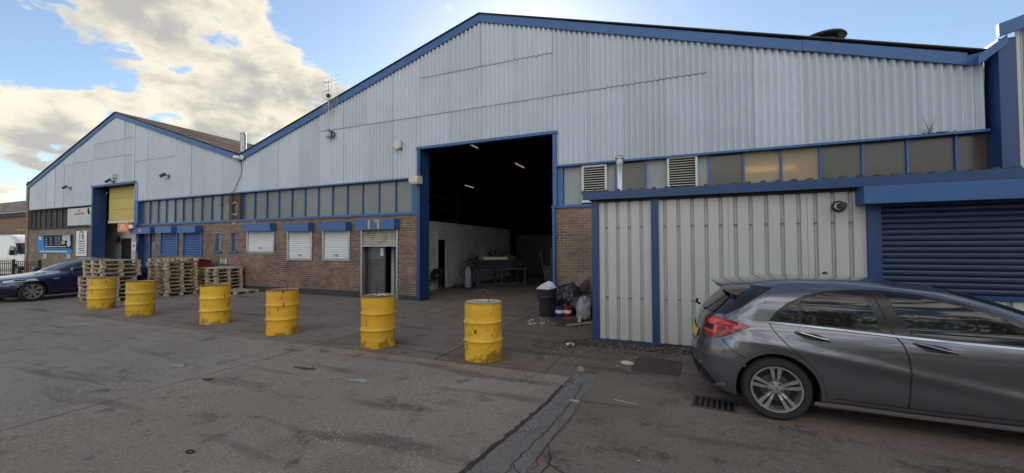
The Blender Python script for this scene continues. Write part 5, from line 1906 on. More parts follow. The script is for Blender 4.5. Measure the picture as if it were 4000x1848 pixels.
# pipe on the end pier
q0, q1 = fac(109, 898, D - .3), fac(108, 1005, D - .3)
o = MB().tube([(XL16 - .3, D - .32, q0.z), (q0.x, D - .32, q0.z), (q0.x, D - .32, q1.z)], .045, 8).build('drain_pipe', 'wood_grey', None, True)
tag(o, 'pale bent pipe on the brick pier at the far left', 'pipe')

# ------------------------------------------------------------------ hedge across the yard, seen only mirrored in glass and paint
hd = thing('hedge', 'tall sunlit hedge mirrored in the grey car windows', 'hedge', (0, -15, 0))
hl = MB()
hr = np.random.RandomState(3)
for i in range(16000):
    x = hr.uniform(-32, 32)
    top = 3.0 + .5 * math.sin(x * .7) + .35 * math.sin(x * 1.9 + 1) + .2 * math.sin(x * 4.3)
    z = top * hr.uniform(0, 1) ** .8
    y = hr.normal(0, .55)
    s_ = hr.uniform(.08, .2)
    a, b = hr.uniform(0, 6.28), hr.uniform(-1, 1)
    u = np.array([math.cos(a), math.sin(a), b]) * s_
    w_ = np.array([-math.sin(a) * .6, math.cos(a) * .6, hr.uniform(-.6, .6)]) * s_
    c = np.array([x, y, z])
    hl.add([c - u, c + w_, c + u, c - w_], [(0, 1, 2, 3)])
pm('leaf', (.085, .095, .022), .6, rnd=.35, island=True)
tag(hl.build('foliage', 'leaf', hd), kind='stuff')
core = MB()
for i in range(16):
    x = -32 + i * 4
    core.box(x, x + 4, -.25, .25, 0, 2.2 + .4 * math.sin(x))
core.build('branches', 'rust', hd)

def tree(x, y, h_, rad, label, seed):
    t = thing('tree', label, 'tree', (x, y, 0), 0, 'trees mirrored in the grey car')
    r_ = np.random.RandomState(seed)
    tr = MB()
    tr.tube([(0, 0, 0), (.08, .05, h_ * .3), (-.05, .1, h_ * .62), (.05, 0, h_ * .9)], .22, 8, .05)
    for k in range(7):
        a, z0 = r_.uniform(0, 6.28), h_ * r_.uniform(.2, .6)
        tr.tube([(0, 0, z0), (math.cos(a) * rad * .4, math.sin(a) * rad * .4, z0 + .8), (math.cos(a) * rad * .8, math.sin(a) * rad * .8, z0 + 1.3)], .08, 6, .02)
    tr.build('trunk', 'rust', t)
    lf = MB()
    cl = [(r_.normal(0, rad * .42), r_.normal(0, rad * .42), h_ * r_.uniform(.18, .95), rad * r_.uniform(.25, .5)) for _ in range(26)]
    for cx_, cy_, cz_, cr in cl:
        for i in range(170):
            d_ = r_.normal(0, 1, 3)
            d_ /= np.linalg.norm(d_)
            c = np.array([cx_, cy_, cz_]) + d_ * cr * r_.uniform(.5, 1) ** .5
            if c[2] < .1:
                continue
            s_ = r_.uniform(.08, .17)
            u = r_.normal(0, 1, 3)
            u /= np.linalg.norm(u)
            w_ = np.cross(u, d_)
            lf.add([c - u * s_, c + w_ * s_ * .6, c + u * s_, c - w_ * s_ * .6], [(0, 1, 2, 3)])
    tag(lf.build('crown', 'leaf', t), kind='stuff')


for i, (x, y, h_, rad) in enumerate(((2.5, -9.5, 6.5, 2.0), (6.0, -10.5, 7.5, 2.4), (9.8, -9.8, 7.0, 2.3), (13.8, -10.6, 7.6, 2.5), (18, -10, 7, 2.4))):
    tree(x, y, h_, rad, ('first', 'second', 'third', 'fourth', 'last')[i] + ' of the olive green trees mirrored along the grey car, from its tail', 50 + i)

# ------------------------------------------------------------------ vehicles: lofted bodies with fitted panels
def pchip(xs, ys):
    xs, ys = np.array(xs, float), np.array(ys, float)
    h_ = np.diff(xs)
    dl = np.diff(ys) / h_
    m_ = np.zeros(len(xs))
    for i in range(1, len(xs) - 1):
        if dl[i - 1] * dl[i] > 0:
            w1_, w2_ = 2 * h_[i] + h_[i - 1], h_[i] + 2 * h_[i - 1]
            m_[i] = (w1_ + w2_) / (w1_ / dl[i - 1] + w2_ / dl[i])
    m_[0], m_[-1] = dl[0], dl[-1]

    def f(x):
        x = min(max(x, xs[0]), xs[-1])
        i = min(int(np.searchsorted(xs, x, side='right')) - 1, len(xs) - 2)
        t = (x - xs[i]) / h_[i]
        return float((1 + 2 * t) * (1 - t) ** 2 * ys[i] + t * (1 - t) ** 2 * h_[i] * m_[i] + t * t * (3 - 2 * t) * ys[i + 1] + t * t * (t - 1) * h_[i] * m_[i + 1])
    return f


class Body:
    """horizontal plan outlines stacked from sill to roof; v is height (stretched over the roof)"""

    def __init__(s, tab, p=2.6, feature=None):
        c = list(zip(*tab))
        s.z, s.hw, s.xr, s.lr, s.xf, s.lf = [pchip(c[0], k) for k in c[1:]]
        s.v0, s.v1, s.p = c[0][0], c[0][-1], p
        s.vs = c[0]
        s.feature = feature or (lambda x, v: 0.0)

    def side(s, x, v):
        xa, xb = s.xr(v) + s.lr(v), s.xf(v) - s.lf(v)
        hw = s.hw(v) + s.feature(x, v)
        if x < xa:
            q = min(1, (xa - x) / max(s.lr(v), 1e-4))
            y = hw * max(0, 1 - q ** s.p) ** (1 / s.p)
        elif x > xb:
            q = min(1, (x - xb) / max(s.lf(v), 1e-4))
            y = hw * max(0, 1 - q ** s.p) ** (1 / s.p)
        else:
            y = hw
        return Vector((x, -y, s.z(v)))

    def corner(s, t, v, front=False):
        hw = s.hw(v)
        t = min(max(t, 0.0), 1.0)
        a = t * math.pi / 2
        cx_, cy_ = math.sin(a) ** (2 / s.p), max(0, math.cos(a)) ** (2 / s.p)
        if front:
            x = s.xf(v) - s.lf(v) + s.lf(v) * cx_
        else:
            x = s.xr(v) + s.lr(v) - s.lr(v) * cx_
        return Vector((x, -(hw + s.feature(x, v) * (1 - t)) * cy_, s.z(v)))

    def pt(s, dom, a, v, off=0.0):
        fn = {'x': s.side, 't': s.corner, 'f': lambda q, w: s.corner(q, w, True)}[dom]
        P = fn(a, v)
        if off:
            e = .004
            du = fn(a + e, v) - fn(a - e, v)
            dv = fn(a, min(v + e, s.v1)) - fn(a, max(v - e, s.v0))
            n_ = du.cross(dv)
            if n_.length > 1e-9:
                n_.normalize()
                out = Vector((P.x - 1.2, P.y, (P.z - .6) * .8))
                if n_.dot(out) < 0:
                    n_ = -n_
                P = P + n_ * off
        return P

    def patch(s, dom, poly, off, name, mat, parent, step=.035, mirror=True, thick=0.0, sub=1):
        """outline in (a, v) cut into a fine grid and laid on the body, on both flanks"""
        bm = bmesh.new()
        fv = [bm.verts.new((a, v, 0)) for a, v in poly]
        bm.faces.new(fv)
        a0, a1 = min(p[0] for p in poly), max(p[0] for p in poly)
        v0, v1 = min(p[1] for p in poly), max(p[1] for p in poly)
        sa = step if dom == 'x' else step * 1.2
        for (lo, hi, no, st_) in ((a0, a1, (1, 0, 0), sa), (v0, v1, (0, 1, 0), step)):
            k = int((hi - lo) / st_)
            for i in range(1, k + 1):
                c = lo + (hi - lo) * i / (k + 1)
                bmesh.ops.bisect_plane(bm, geom=bm.verts[:] + bm.edges[:] + bm.faces[:], plane_co=(c if no[0] else 0, c if no[1] else 0, 0), plane_no=no)
        pts = [(v.co.x, v.co.y) for v in bm.verts]
        bm.verts.index_update()
        idx = [[v.index for v in f.verts] for f in bm.faces]
        bm.free()
        res = []
        for sg in ((1, -1) if mirror else (1,)):
            vv = []
            for a, v in pts:
                P = s.pt(dom, a, v, off)
                vv.append((P.x, P.y * sg, P.z))
            ff = [tuple(i) if sg == 1 else tuple(i[::-1]) for i in idx]
            # face outwards
            me = bpy.data.meshes.new(name)
            me.from_pydata(vv, [], ff)
            me.update()
            big = max(me.polygons, key=lambda q: q.area)
            if big.normal.dot(Vector(big.center) - Vector((1.2, 0, .6))) < 0:
                me.flip_normals()
            me.polygons.foreach_set('use_smooth', [True] * len(me.polygons))
            me.materials.append(M[mat])
            res.append(link(name, me, parent))
        return res

    def line(s, dom, pts, w, off, name, mat, parent, mirror=True):
        """a narrow strip along a polyline of the body"""
        P = []
        for (a, b) in zip(pts, pts[1:]):
            k = max(2, int(math.hypot(b[0] - a[0], b[1] - a[1]) / .03))
            for i in range(k):
                P.append((a[0] + (b[0] - a[0]) * i / k, a[1] + (b[1] - a[1]) * i / k))
        P.append(pts[-1])
        Q = [s.pt(dom, a, v, off) for a, v in P]
        for sg in ((1, -1) if mirror else (1,)):
            vv, ff = [], []
            for i, q in enumerate(Q):
                t = (Q[min(i + 1, len(Q) - 1)] - Q[max(i - 1, 0)]).normalized()
                o_ = s.pt(dom, *P[i], off + .02) - s.pt(dom, *P[i], off)
                sd_ = t.cross(o_).normalized() * (w / 2)
                for r in (q + sd_, q - sd_):
                    vv.append((r.x, r.y * sg, r.z))
            for i in range(len(Q) - 1):
                ff.append((2 * i, 2 * i + 1, 2 * i + 3, 2 * i + 2) if sg == 1 else (2 * i, 2 * i + 2, 2 * i + 3, 2 * i + 1))
            MB().add(vv, ff).build(name, mat, parent)

    def shell(s, name, mat, parent, arches, nx=150, nt=18, nv=86):
        vl = list(np.linspace(s.v0, s.v1, nv))
        cols_ = []
        for t in np.linspace(1, 0.0, nt)[:-1]:
            cols_.append(('t', float(t)))
        for u in np.linspace(0, 1, nx):
            cols_.append(('u', float(u)))
        for t in np.linspace(0, 1, nt)[1:]:
            cols_.append(('f', float(t)))
        n_ = len(cols_)
        bm = bmesh.new()
        for sg in (1, -1):
            grid = []
            for v in vl:
                row = []
                xa, xb = s.xr(v) + s.lr(v), s.xf(v) - s.lf(v)
                for dom, a in cols_:
                    P = s.side(xa + (xb - xa) * a, v) if dom == 'u' else s.corner(a, v, dom == 'f')
                    for (ax, az, ar) in arches:
                        dx, dz = P.x - ax, P.z - az
                        r = math.hypot(dx, dz)
                        if abs(P.y) > .45 and abs(r - ar) < .016 and r > 0:
                            P.x, P.z = ax + dx / r * ar, az + dz / r * ar
                    row.append(bm.verts.new((P.x, P.y * sg, P.z)))
                grid.append(row)
            for j in range(len(vl) - 1):
                for i in range(n_ - 1):
                    q = (grid[j][i], grid[j][i + 1], grid[j + 1][i + 1], grid[j + 1][i])
                    cx_ = sum(v.co.x for v in q) / 4
                    cz_ = sum(v.co.z for v in q) / 4
                    cy_ = sum(abs(v.co.y) for v in q) / 4
                    if any(math.hypot(cx_ - ax, cz_ - az) < ar - .002 for ax, az, ar in arches) and cy_ > .45:
                        continue
                    try:
                        bm.faces.new(q if sg == 1 else q[::-1])
                    except ValueError:
                        pass
        bmesh.ops.remove_doubles(bm, verts=bm.verts, dist=.0008)
        me = bpy.data.meshes.new(name)
        bm.to_mesh(me)
        bm.free()
        me.polygons.foreach_set('use_smooth', [True] * len(me.polygons))
        me.materials.append(M[mat])
        return link(name, me, parent)


def arch_ring(body, ax, az, r0, r1, name, mat, parent, off=.006):
    """lip round a wheel arch, on both flanks"""
    for sg in (1, -1):
        vv, ff = [], []
        k = 40
        for i in range(k + 1):
            a = math.radians(-16) + math.radians(212) * i / k
            for r in (r0, r1):
                x, z = ax + r * math.cos(a), az + r * math.sin(a)
                P = body.pt('x', x, max(z, body.v0), off if r == r1 else off)
                vv.append((P.x, P.y * sg, z))
            P = body.pt('x', ax + r0 * math.cos(a), max(az + r0 * math.sin(a), body.v0), 0)
            vv.append((P.x, (P.y + .09) * sg, az + r0 * math.sin(a)))
        for i in range(k):
            a = 3 * i
            for q in ((a, a + 1, a + 4, a + 3), (a + 2, a, a + 3, a + 5)):
                ff.append(q if sg == -1 else q[::-1])
        MB().add(vv, ff).build(name, mat, parent, True)


pm('tyre', (.018, .018, .019), .75, bump=.2, bscale=60)
pm('alloy', (.42, .43, .44), .35, metal=.7, var=.3, vscale=20, dark=(.30, .30, .30))
pm('brake', (.07, .065, .06), .6)
pm('belt_metal', (.30, .345, .42), .22, metal=1.0)
pm('chrome', (.58, .62, .68), .10, metal=1.0)
pm('car_grey', (.150, .156, .182), .26, metal=.75, coat=1.0)
pm('car_blue', (.012, .020, .085), .3, metal=.4, coat=1.0)
pm('van_white', (.62, .64, .66), .4, coat=.5)
pm('car_glass', (.008, .009, .010), .03, coat=.0, spec=.55)
pm('trim_black', (.012, .012, .013), .25)
pm('lamp_red', (.26, .008, .008), .08, coat=1.0)
pm('lamp_bright', (.78, .05, .03), .1, coat=1.0)
pm('lamp_clear', (.55, .55, .57), .08, coat=1.0)
pm('plate_yellow', (.62, .45, .04), .5)


def wheel(parent, x, y, r, rim, width, side, spokes, double, name='wheel', split=.036):
    """tyre, rim and spokes; side = -1 for the flank towards -y"""
    w = thing(name, None, None, (x, y, r))
    w.parent = parent
    # a wheel is a part, not a thing: give it a mesh (the tyre) instead of an empty
    bpy.data.objects.remove(w)
    hw = width / 2
    prof = [(rim, -hw * .8), (rim + .02, -hw), (r - .03, -hw), (r - .008, -hw * .82), (r, -hw * .6), (r, hw * .6), (r - .008, hw * .82), (r - .03, hw), (rim + .02, hw), (rim, hw * .8)]
    ty = MB().lathe(prof, 56, 0, 0, 'y').build(name, 'tyre', parent, True, loc=(x, y, r))
    f = side
    MB().lathe([(rim + .004, f * hw * .88), (rim + .002, f * hw * .98), (rim - .014, f * hw * .96), (rim - .022, f * hw * .70), (rim - .03, f * hw * .1), (rim - .03, -f * hw * .7)], 56, 0, 0, 'y').build('rim_ring', 'alloy', ty, True)
    MB().lathe([(.001, f * hw * .0), (rim - .03, f * hw * .0)], 40, 0, 0, 'y').build('brake_shield', 'black', ty)
    MB().lathe([(.001, f * hw * .2), (rim * .6, f * hw * .2), (rim * .6, f * hw * .05)], 36, 0, 0, 'y').build('brake_disc', 'brake', ty, True)
    MB().lathe([(.001, f * hw * .84), (.032, f * hw * .83), (.036, f * hw * .76), (.066, f * hw * .72), (.078, f * hw * .5), (.06, f * hw * .1)], 28, 0, 0, 'y').build('hub', 'alloy', ty, True)
    st_ = MB()
    for k in range(3):
        a = math.pi / 2 + 2 * math.pi * k / 3
        st_.prism_y([(.004 * math.sin(a), -.004 * math.cos(a)), (.022 * math.cos(a), .022 * math.sin(a)), (-.004 * math.sin(a), .004 * math.cos(a))], f * hw * .87, f * hw * .845)
    for k in range(5):
        a = 2 * math.pi * (k + .5) / 5 + math.pi / 2
        MB().lathe([(.001, f * hw * .75), (.011, f * hw * .75), (.011, f * hw * .70)], 10, .052 * math.cos(a), 0, 'y', .052 * math.sin(a)).build('wheel_bolt', 'black', ty)
    st_.build('hub_emblem', 'chrome', ty)
    for k in range(spokes):
        a = math.pi / 2 + 2 * math.pi * k / spokes
        for s_ in ((-1, 1) if double else (0,)):
            sp = []
            for rr_, half, cen, dep in ((.055, .010, .012, .66), (rim * .5, .0135, split * .62, .80), (rim - .012, .021, split, .86)):
                sp.append((rr_, half, cen * s_, dep))
            vv, ff = [], []
            for rr_, half, cen, dep in sp:
                for yy in (f * hw * dep, f * hw * dep - f * .03):
                    for d_ in (-half, half):
                        lx, lz = rr_, cen + d_
                        vv.append((lx * math.cos(a) - lz * math.sin(a), yy, lx * math.sin(a) + lz * math.cos(a)))
            for i in range(2):
                b = 4 * i
                for q in ((b, b + 1, b + 5, b + 4), (b + 2, b + 6, b + 7, b + 3), (b, b + 4, b + 6, b + 2), (b + 1, b + 3, b + 7, b + 5)):
                    ff.append(q if f == 1 else q[::-1])
            MB().add(vv, ff).build('spoke', 'alloy', ty)
    return ty


def well(parent, ax, y, z, r):
    """arched liner over a wheel, open below, with a back wall"""
    s_ = 1 if y > 0 else -1
    vv, ff = [], []
    k = 24
    for i in range(k + 1):
        a = math.radians(-14) + math.radians(208) * i / k
        for yy in (y + s_ * .22, y - s_ * .02):
            vv.append((ax + r * math.cos(a), yy, z + r * math.sin(a)))
    for i in range(k):
        ff.append((2 * i, 2 * i + 1, 2 * i + 3, 2 * i + 2))
    ff.append(tuple(2 * i + 1 for i in range(k + 1)))
    MB().add(vv, ff).build('wheel_well', 'black', parent)


# ---- grey hatchback
def hatch_feature(x, v):
    d = 0.0
    # shoulder line over the rear wheel and the falling crease along the doors
    zc = .80 - .17 * (x + .2) if x > -.2 else .80
    d += .016 * math.exp(-((v - zc) / .055) ** 2) * (1 if 0 < x < 2.6 else max(0, 1 - abs(x if x < 0 else x - 2.6) / .4))
    zl = .36 + .11 * max(0, 1.4 - x) * .25
    d -= .012 * math.exp(-((v - .52) / .14) ** 2) * (max(0.0, min(1.0, (x - .3) / .5, (2.5 - x) / .4)))
    if v < .80:
        for ax in (0.0, 2.70):
            r = math.hypot(x - ax, v - .316)
            d += .012 * math.exp(-((r - .36) / .14) ** 2)
    return d


HATCH = [
    # v    z     hw    xr     lr   xf    lf
    (.17, .17, .800, -.640, .36, 3.30, .60),
    (.24, .24, .855, -.705, .40, 3.42, .70),
    (.40, .40, .880, -.760, .46, 3.50, .80),
    (.55, .55, .882, -.770, .50, 3.52, .85),
    (.66, .66, .880, -.755, .50, 3.50, .90),
    (.78, .78, .872, -.715, .50, 3.36, 1.0),
    (.90, .90, .842, -.685, .50, 2.95, 1.0),
    (.975, .975, .802, -.655, .48, 2.54, .66),
    (1.03, 1.03, .791, -.610, .44, 2.38, .60),
    (1.09, 1.09, .780, -.550, .41, 2.24, .56),
    (1.15, 1.15, .764, -.490, .38, 2.10, .52),
    (1.21, 1.21, .741, -.430, .37, 1.95, .50),
    (1.27, 1.27, .705, -.360, .36, 1.78, .48),
    (1.33, 1.33, .648, -.280, .36, 1.58, .46),
    (1.385, 1.375, .590, -.170, .34, 1.30, .65),
    (1.44, 1.403, .520, -.050, .32, 1.14, .60),
    (1.50, 1.419, .420, .060, .30, 1.02, .50),
    (1.56, 1.427, .290, .150, .26, .95, .40),
    (1.62, 1.430, .130, .250, .18, .88, .30),
    (1.66, 1.431, .004, .400, .10, .70, .10)]
CAR = dict(x=.90, y=5.43, rz=-.012, k=.96)
hc = thing('car', 'dark grey hatchback parked beside the cream lean-to', 'car', (CAR['x'], CAR['y'], 0), CAR['rz'])
hc.scale = (CAR['k'],) * 3
HB = Body(HATCH, 2.5, hatch_feature)
RW, TR = .316, .370
HB.shell('body', 'car_grey', hc, [(0, RW, TR), (2.70, RW, TR)])
for ax in (0, 2.70):
    arch_ring(HB, ax, RW, TR - .004, TR + .028, 'arch_lip', 'car_grey', hc, .005)
    for sg in (1, -1):
        well(hc, ax, -.58 * sg, RW, TR + .01)
def wx(x):
    """the cabin sits closer to the rear axle than first drawn"""
    return x * .8 + .0 if x < 0 else x * .87 if x < 1.3 else 1.131 + (x - 1.3) * 1.05


def wq(pts):
    return [(wx(a), b) for a, b in pts]


DLO = [(-.06, .992), (.30, .974), (.70, .953), (1.10, .932), (1.50, .914), (1.90, .900), (2.26, .895), (2.22, .945), (2.07, 1.055), (1.87, 1.155), (1.62, 1.245),
       (1.36, 1.302), (1.08, 1.330), (.80, 1.332), (.55, 1.310), (.33, 1.262), (.15, 1.185), (.03, 1.095)]
DLO = [(wx(a), b) for a, b in DLO]
HB.patch('x', DLO, .003, 'window_surround', 'trim_black', hc)
HB.patch('x', wq([(-.015, 1.005), (.24, .994), (.255, 1.200), (.15, 1.145), (.05, 1.07)]), .006, 'quarter_window', 'car_glass', hc)
HB.patch('x', wq([(.275, .992), (.60, .975), (.985, .956), (.93, 1.15), (.865, 1.306), (.70, 1.306), (.52, 1.283), (.36, 1.24), (.285, 1.208)]), .006, 'rear_door_window', 'car_glass', hc)
HB.patch('x', wq([(1.24, .943), (1.60, .925), (1.95, .914), (2.16, .915), (2.02, 1.03), (1.84, 1.130), (1.60, 1.216), (1.35, 1.275), (1.08, 1.302), (1.13, 1.15)]), .006, 'front_door_window', 'car_glass', hc)
HB.line('x', [(p[0], p[1] - .010) for p in DLO[:7]], .020, .010, 'belt_chrome', 'belt_metal', hc)
HB.line('x', wq([(-.06, .985), (-.01, .90), (.10, .79), (.25, .67), (.37, .56), (.44, .44), (.47, .30)]), .008, .0025, 'rear_door_gap', 'black', hc)
HB.line('x', wq([(.965, 1.322), (1.03, 1.10), (1.09, .935), (1.15, .86), (1.185, .76), (1.20, .60), (1.19, .42), (1.17, .28)]), .008, .0065, 'door_gap', 'black', hc)
HB.line('x', [(.47, .295), (.9, .285), (1.3, .285), (2.2, .29)], .008, .0025, 'sill_gap', 'black', hc)
HB.patch('x', wq([(.36, .215), (1.2, .200), (2.34, .205), (2.34, .245), (1.2, .240), (.36, .252)]), .016, 'side_skirt', 'alloy', hc)
HB.line('x', [(2.30, .86), (2.33, .70), (2.28, .55), (2.2, .30)], .008, .0025, 'front_door_gap', 'black', hc)
HB.line('t', [(.30, .775), (.17, .70), (.06, .64), (0.0, .615)], .008, .0025, 'bumper_gap', 'black', hc)
HB.line('x', [(-.25, .612), (-.30, .56), (-.33, .50)], .008, .0025, 'bumper_gap', 'black', hc)
# tail lamps
LAMP = [(.02, .925), (.12, .955), (.30, .978), (.50, .985), (.60, .970), (.64, .90), (.62, .80), (.52, .765), (.40, .765), (.25, .815), (.10, .885)]
HB.patch('t', LAMP, .010, 'tail_lamp', 'lamp_red', hc)
HB.patch('t', [(.30, .955), (.50, .962), (.585, .945), (.60, .905), (.44, .905), (.40, .93)], .013, 'lamp_element', 'lamp_bright', hc)
HB.patch('t', [(.38, .90), (.44, .90), (.44, .835), (.61, .845), (.60, .815), (.38, .815)], .013, 'lamp_element', 'lamp_bright', hc)
HB.patch('t', [(.46, .895), (.605, .895), (.61, .855), (.46, .845)], .013, 'reversing_lamp', 'trim_black', hc)
HB.patch('t', [(.08, .915), (.28, .945), (.36, .938), (.34, .925), (.20, .92)], .013, 'lamp_element', 'lamp_bright', hc)
# tailgate: glass, black side fins, gap lines, plate
HB.patch('t', [(.36, 1.025), (.60, 1.015), (.999, 1.012), (.999, 1.345), (.62, 1.335), (.42, 1.315), (.33, 1.18)], .006, 'rear_window', 'car_glass', hc)
HB.patch('t', [(.06, 1.325), (.42, 1.338), (.40, 1.20), (.46, 1.03), (.36, 1.02), (.20, 1.13)], .009, 'rear_fin', 'trim_black', hc)
HB.line('t', [(.36, 1.015), (.33, .99), (.31, .975)], .008, .003, 'tailgate_gap', 'black', hc)
HB.line('t', [(.64, .90), (.66, .80), (.80, .66), (.999, .655)], .008, .003, 'tailgate_gap', 'black', hc)
HB.patch('t', [(.76, .70), (.999, .70), (.999, .79), (.76, .79)], .010, 'number_plate', 'plate_yellow', hc)
HB.patch('t', [(.30, .27), (.999, .26), (.999, .42), (.60, .42), (.42, .36)], .006, 'rear_valance', 'trim_black', hc)
HB.patch('t', [(.16, .30), (.33, .27), (.34, .285), (.17, .335)], .010, 'valance_chrome', 'chrome', hc)
# roof spoiler
vv, ff = [], []
NS = 25
for i in range(NS):
    y = -.60 + 1.20 * i / (NS - 1)
    e = (abs(y) / .60)
    dz = -.075 * e ** 2.6
    tip = -.53 + .12 * e ** 2.5
    for x, z in ((-.02, 1.412), (-.16, 1.406), (-.34, 1.392), (tip, 1.366), (tip + .01, 1.352), (-.36, 1.335), (-.22, 1.30)):
        vv.append((x, y, z + dz * (1 if x < -.1 else .9) - .018))
for i in range(NS - 1):
    for j in range(6):
        a = 7 * i + j
        ff.append((a, a + 1, a + 8, a + 7))
ff.append(tuple(range(7)))
ff.append(tuple(range(7 * (NS - 1) + 6, 7 * (NS - 1) - 1, -1)))
sp_ = MB().add(vv, ff).build('roof_spoiler', 'car_grey', hc, True)
sp_.data.flip_normals()
MB().box(-.50, -.30, -.40, .40, 1.318, 1.332).build('spoiler_underside', 'black', hc)
MB().tube([(-.66, .05, 1.03), (-.70, .02, 1.06), (-.69, -.02, 1.10)], .014, 8).build('rear_wiper', 'trim_black', hc, True)
# door handles: a shallow dark cup and a bar across it
for (x, z) in ((.31, .866), (1.22, .836)):
    HB.patch('x', [(x - .14, z + .026), (x - .10, z + .044), (x + .05, z + .030), (x + .145, z - .016), (x + .07, z - .036), (x - .06, z - .022)], .004, 'handle_cup', 'trim_black', hc)
    for sg in (1, -1):
        P = [HB.pt('x', x + d_, z - d_ * .13 + e_, .028 if abs(d_) < .12 else .008) for d_, e_ in ((-.135, .02), (-.10, .018), (-.05, .012), (.0, .006), (.06, .0), (.115, -.002), (.14, -.006))]
        MB().tube([(q.x, q.y * sg, q.z) for q in P], .013, 8).build('door_handle', 'car_grey', hc, True)
        MB().tube([(q.x, (q.y - .010) * sg, q.z + .004) for q in P[1:-1]], .0055, 6).build('handle_chrome', 'chrome', hc, True)
# front: lamps, grille, mirrors, screen
HB.patch('f', [(.10, .72), (.45, .70), (.55, .76), (.45, .80), (.15, .81)], .008, 'head_lamp', 'lamp_clear', hc)
HB.patch('f', [(.62, .52), (.999, .52), (.999, .68), (.62, .68)], .008, 'grille', 'trim_black', hc)
HB.patch('f', [(.40, 1.02), (.999, 1.00), (.999, 1.34), (.44, 1.32)], .005, 'windscreen', 'car_glass', hc)
for sg in (1, -1):
    MB().lathe([(.001, -.10), (.05, -.095), (.075, -.04), (.078, .03), (.06, .05), (.001, .055)], 16, 1.98, -.93 * sg, 'x', .985).build('door_mirror', 'car_grey', hc, True)
for ax in (0, 2.70):
    for sg in (-1, 1):
        wheel(hc, ax, sg * .765, RW, .228, .215, sg, 5, True)
MB().box(-.45, 3.2, -.72, .72, .15, .185).build('underbody', 'black', hc)

# ---- dark blue coupe
def coupe_feature(x, v):
    d = .012 * math.exp(-((v - .72) / .05) ** 2)
    d -= .014 * math.exp(-((v - .48) / .10) ** 2) * (1 if .45 < x < 2.3 else 0)
    if v < .78:
        for ax in (0.0, 2.76):
            d += .022 * math.exp(-((math.hypot(x - ax, v - .318) - .36) / .10) ** 2)
    return d


COUPE = [
    (.17, .17, .780, -.90, .50, 3.36, .70),
    (.30, .30, .855, -1.00, .55, 3.48, .80),
    (.50, .50, .880, -1.03, .60, 3.53, .85),
    (.65, .65, .880, -1.02, .60, 3.50, .90),
    (.74, .74, .870, -1.00, .60, 3.34, 1.0),
    (.82, .82, .855, -.98, .60, 2.86, 1.0),
    (.89, .89, .828, -.95, .58, 2.30, .85),
    (.95, .95, .800, -.86, .55, 2.03, .70),
    (1.00, 1.00, .770, -.45, .50, 1.93, .65),
    (1.10, 1.10, .715, -.12, .48, 1.71, .62),
    (1.20, 1.20, .655, .10, .46, 1.48, .58),
    (1.28, 1.28, .595, .28, .44, 1.25, .52),
    (1.34, 1.33, .520, .42, .36, 1.08, .42),
    (1.40, 1.36, .400, .55, .28, .98, .32),
    (1.46, 1.372, .220, .64, .18, .88, .18),
    (1.50, 1.375, .004, .72, .04, .78, .03)]
fwv = Vector((.17, -.985, 0)).normalized()
fa = Vector((-19.3, 6.0, 0)) - Vector((-fwv.y, fwv.x, 0)) * .80      # front axle centre: the left front tyre stands at (-19.3, 6.0)
ra = fa - fwv * 2.76
bc = thing('car', 'dark blue coupe with silver wheels at the left edge', 'car', (ra.x, ra.y, 0), math.atan2(fwv.y, fwv.x))
CB = Body(COUPE, 2.5, coupe_feature)
CB.shell('body', 'car_blue', bc, [(0, .318, .365), (2.76, .318, .365)], nx=120, nt=16, nv=70)
for ax in (0, 2.76):
    arch_ring(CB, ax, .318, .361, .385, 'arch_lip', 'car_blue', bc, .004)
    for sg in (1, -1):
        well(bc, ax, -.58 * sg, .318, .375)
        wheel(bc, ax, sg * -.765, .318, .232, .22, -sg, 7, True, split=.030)
CB.patch('x', [(-.30, .985), (.6, .95), (1.3, .93), (2.0, .905), (1.84, .985), (1.62, 1.09), (1.38, 1.19), (1.12, 1.27), (.75, 1.285), (.42, 1.25), (.12, 1.16), (-.12, 1.06)], .004, 'side_window', 'car_glass', bc)
CB.line('x', [(-.30, .978), (.6, .943), (1.3, .923), (2.0, .897)], .014, .008, 'belt_trim', 'trim_black', bc)
CB.line('x', [(.95, 1.28), (.93, 1.1), (.90, .94)], .05, .007, 'pillar', 'trim_black', bc)
CB.line('x', [(.62, .94), (.60, .75), (.62, .5), (.72, .30)], .007, .003, 'door_gap', 'black', bc)
CB.line('x', [(2.02, .89), (2.08, .70), (2.05, .5), (1.98, .30)], .007, .003, 'door_gap', 'black', bc)
CB.patch('x', [(2.13, .695), (2.30, .690), (2.30, .708), (2.13, .713)], .006, 'side_indicator', 'lamp_clear', bc)
CB.patch('x', [(.45, .21), (2.35, .205), (2.35, .235), (.45, .245)], .014, 'side_skirt', 'car_blue', bc)
CB.patch('f', [(.14, .955), (.999, .945), (.999, 1.315), (.20, 1.29)], .004, 'windscreen', 'car_glass', bc)
CB.patch('f', [(.02, .665), (.30, .655), (.52, .63), (.58, .68), (.45, .725), (.18, .735)], .008, 'head_lamp', 'lamp_clear', bc)
CB.patch('f', [(.22, .675), (.40, .67), (.42, .71), (.24, .715)], .012, 'lamp_lens', 'trim_black', bc)
CB.patch('f', [(.72, .56), (.98, .56), (.98, .70), (.74, .70)], .008, 'grille', 'trim_black', bc)
CB.patch('f', [(.20, .28), (.999, .26), (.999, .42), (.25, .42)], .006, 'front_intake', 'trim_black', bc)
CB.patch('t', [(.25, 1.02), (.999, 1.0), (.999, 1.30), (.35, 1.26)], .004, 'rear_window', 'car_glass', bc)
CB.patch('t', [(.12, .70), (.55, .68), (.60, .80), (.15, .83)], .008, 'tail_lamp', 'lamp_red', bc)
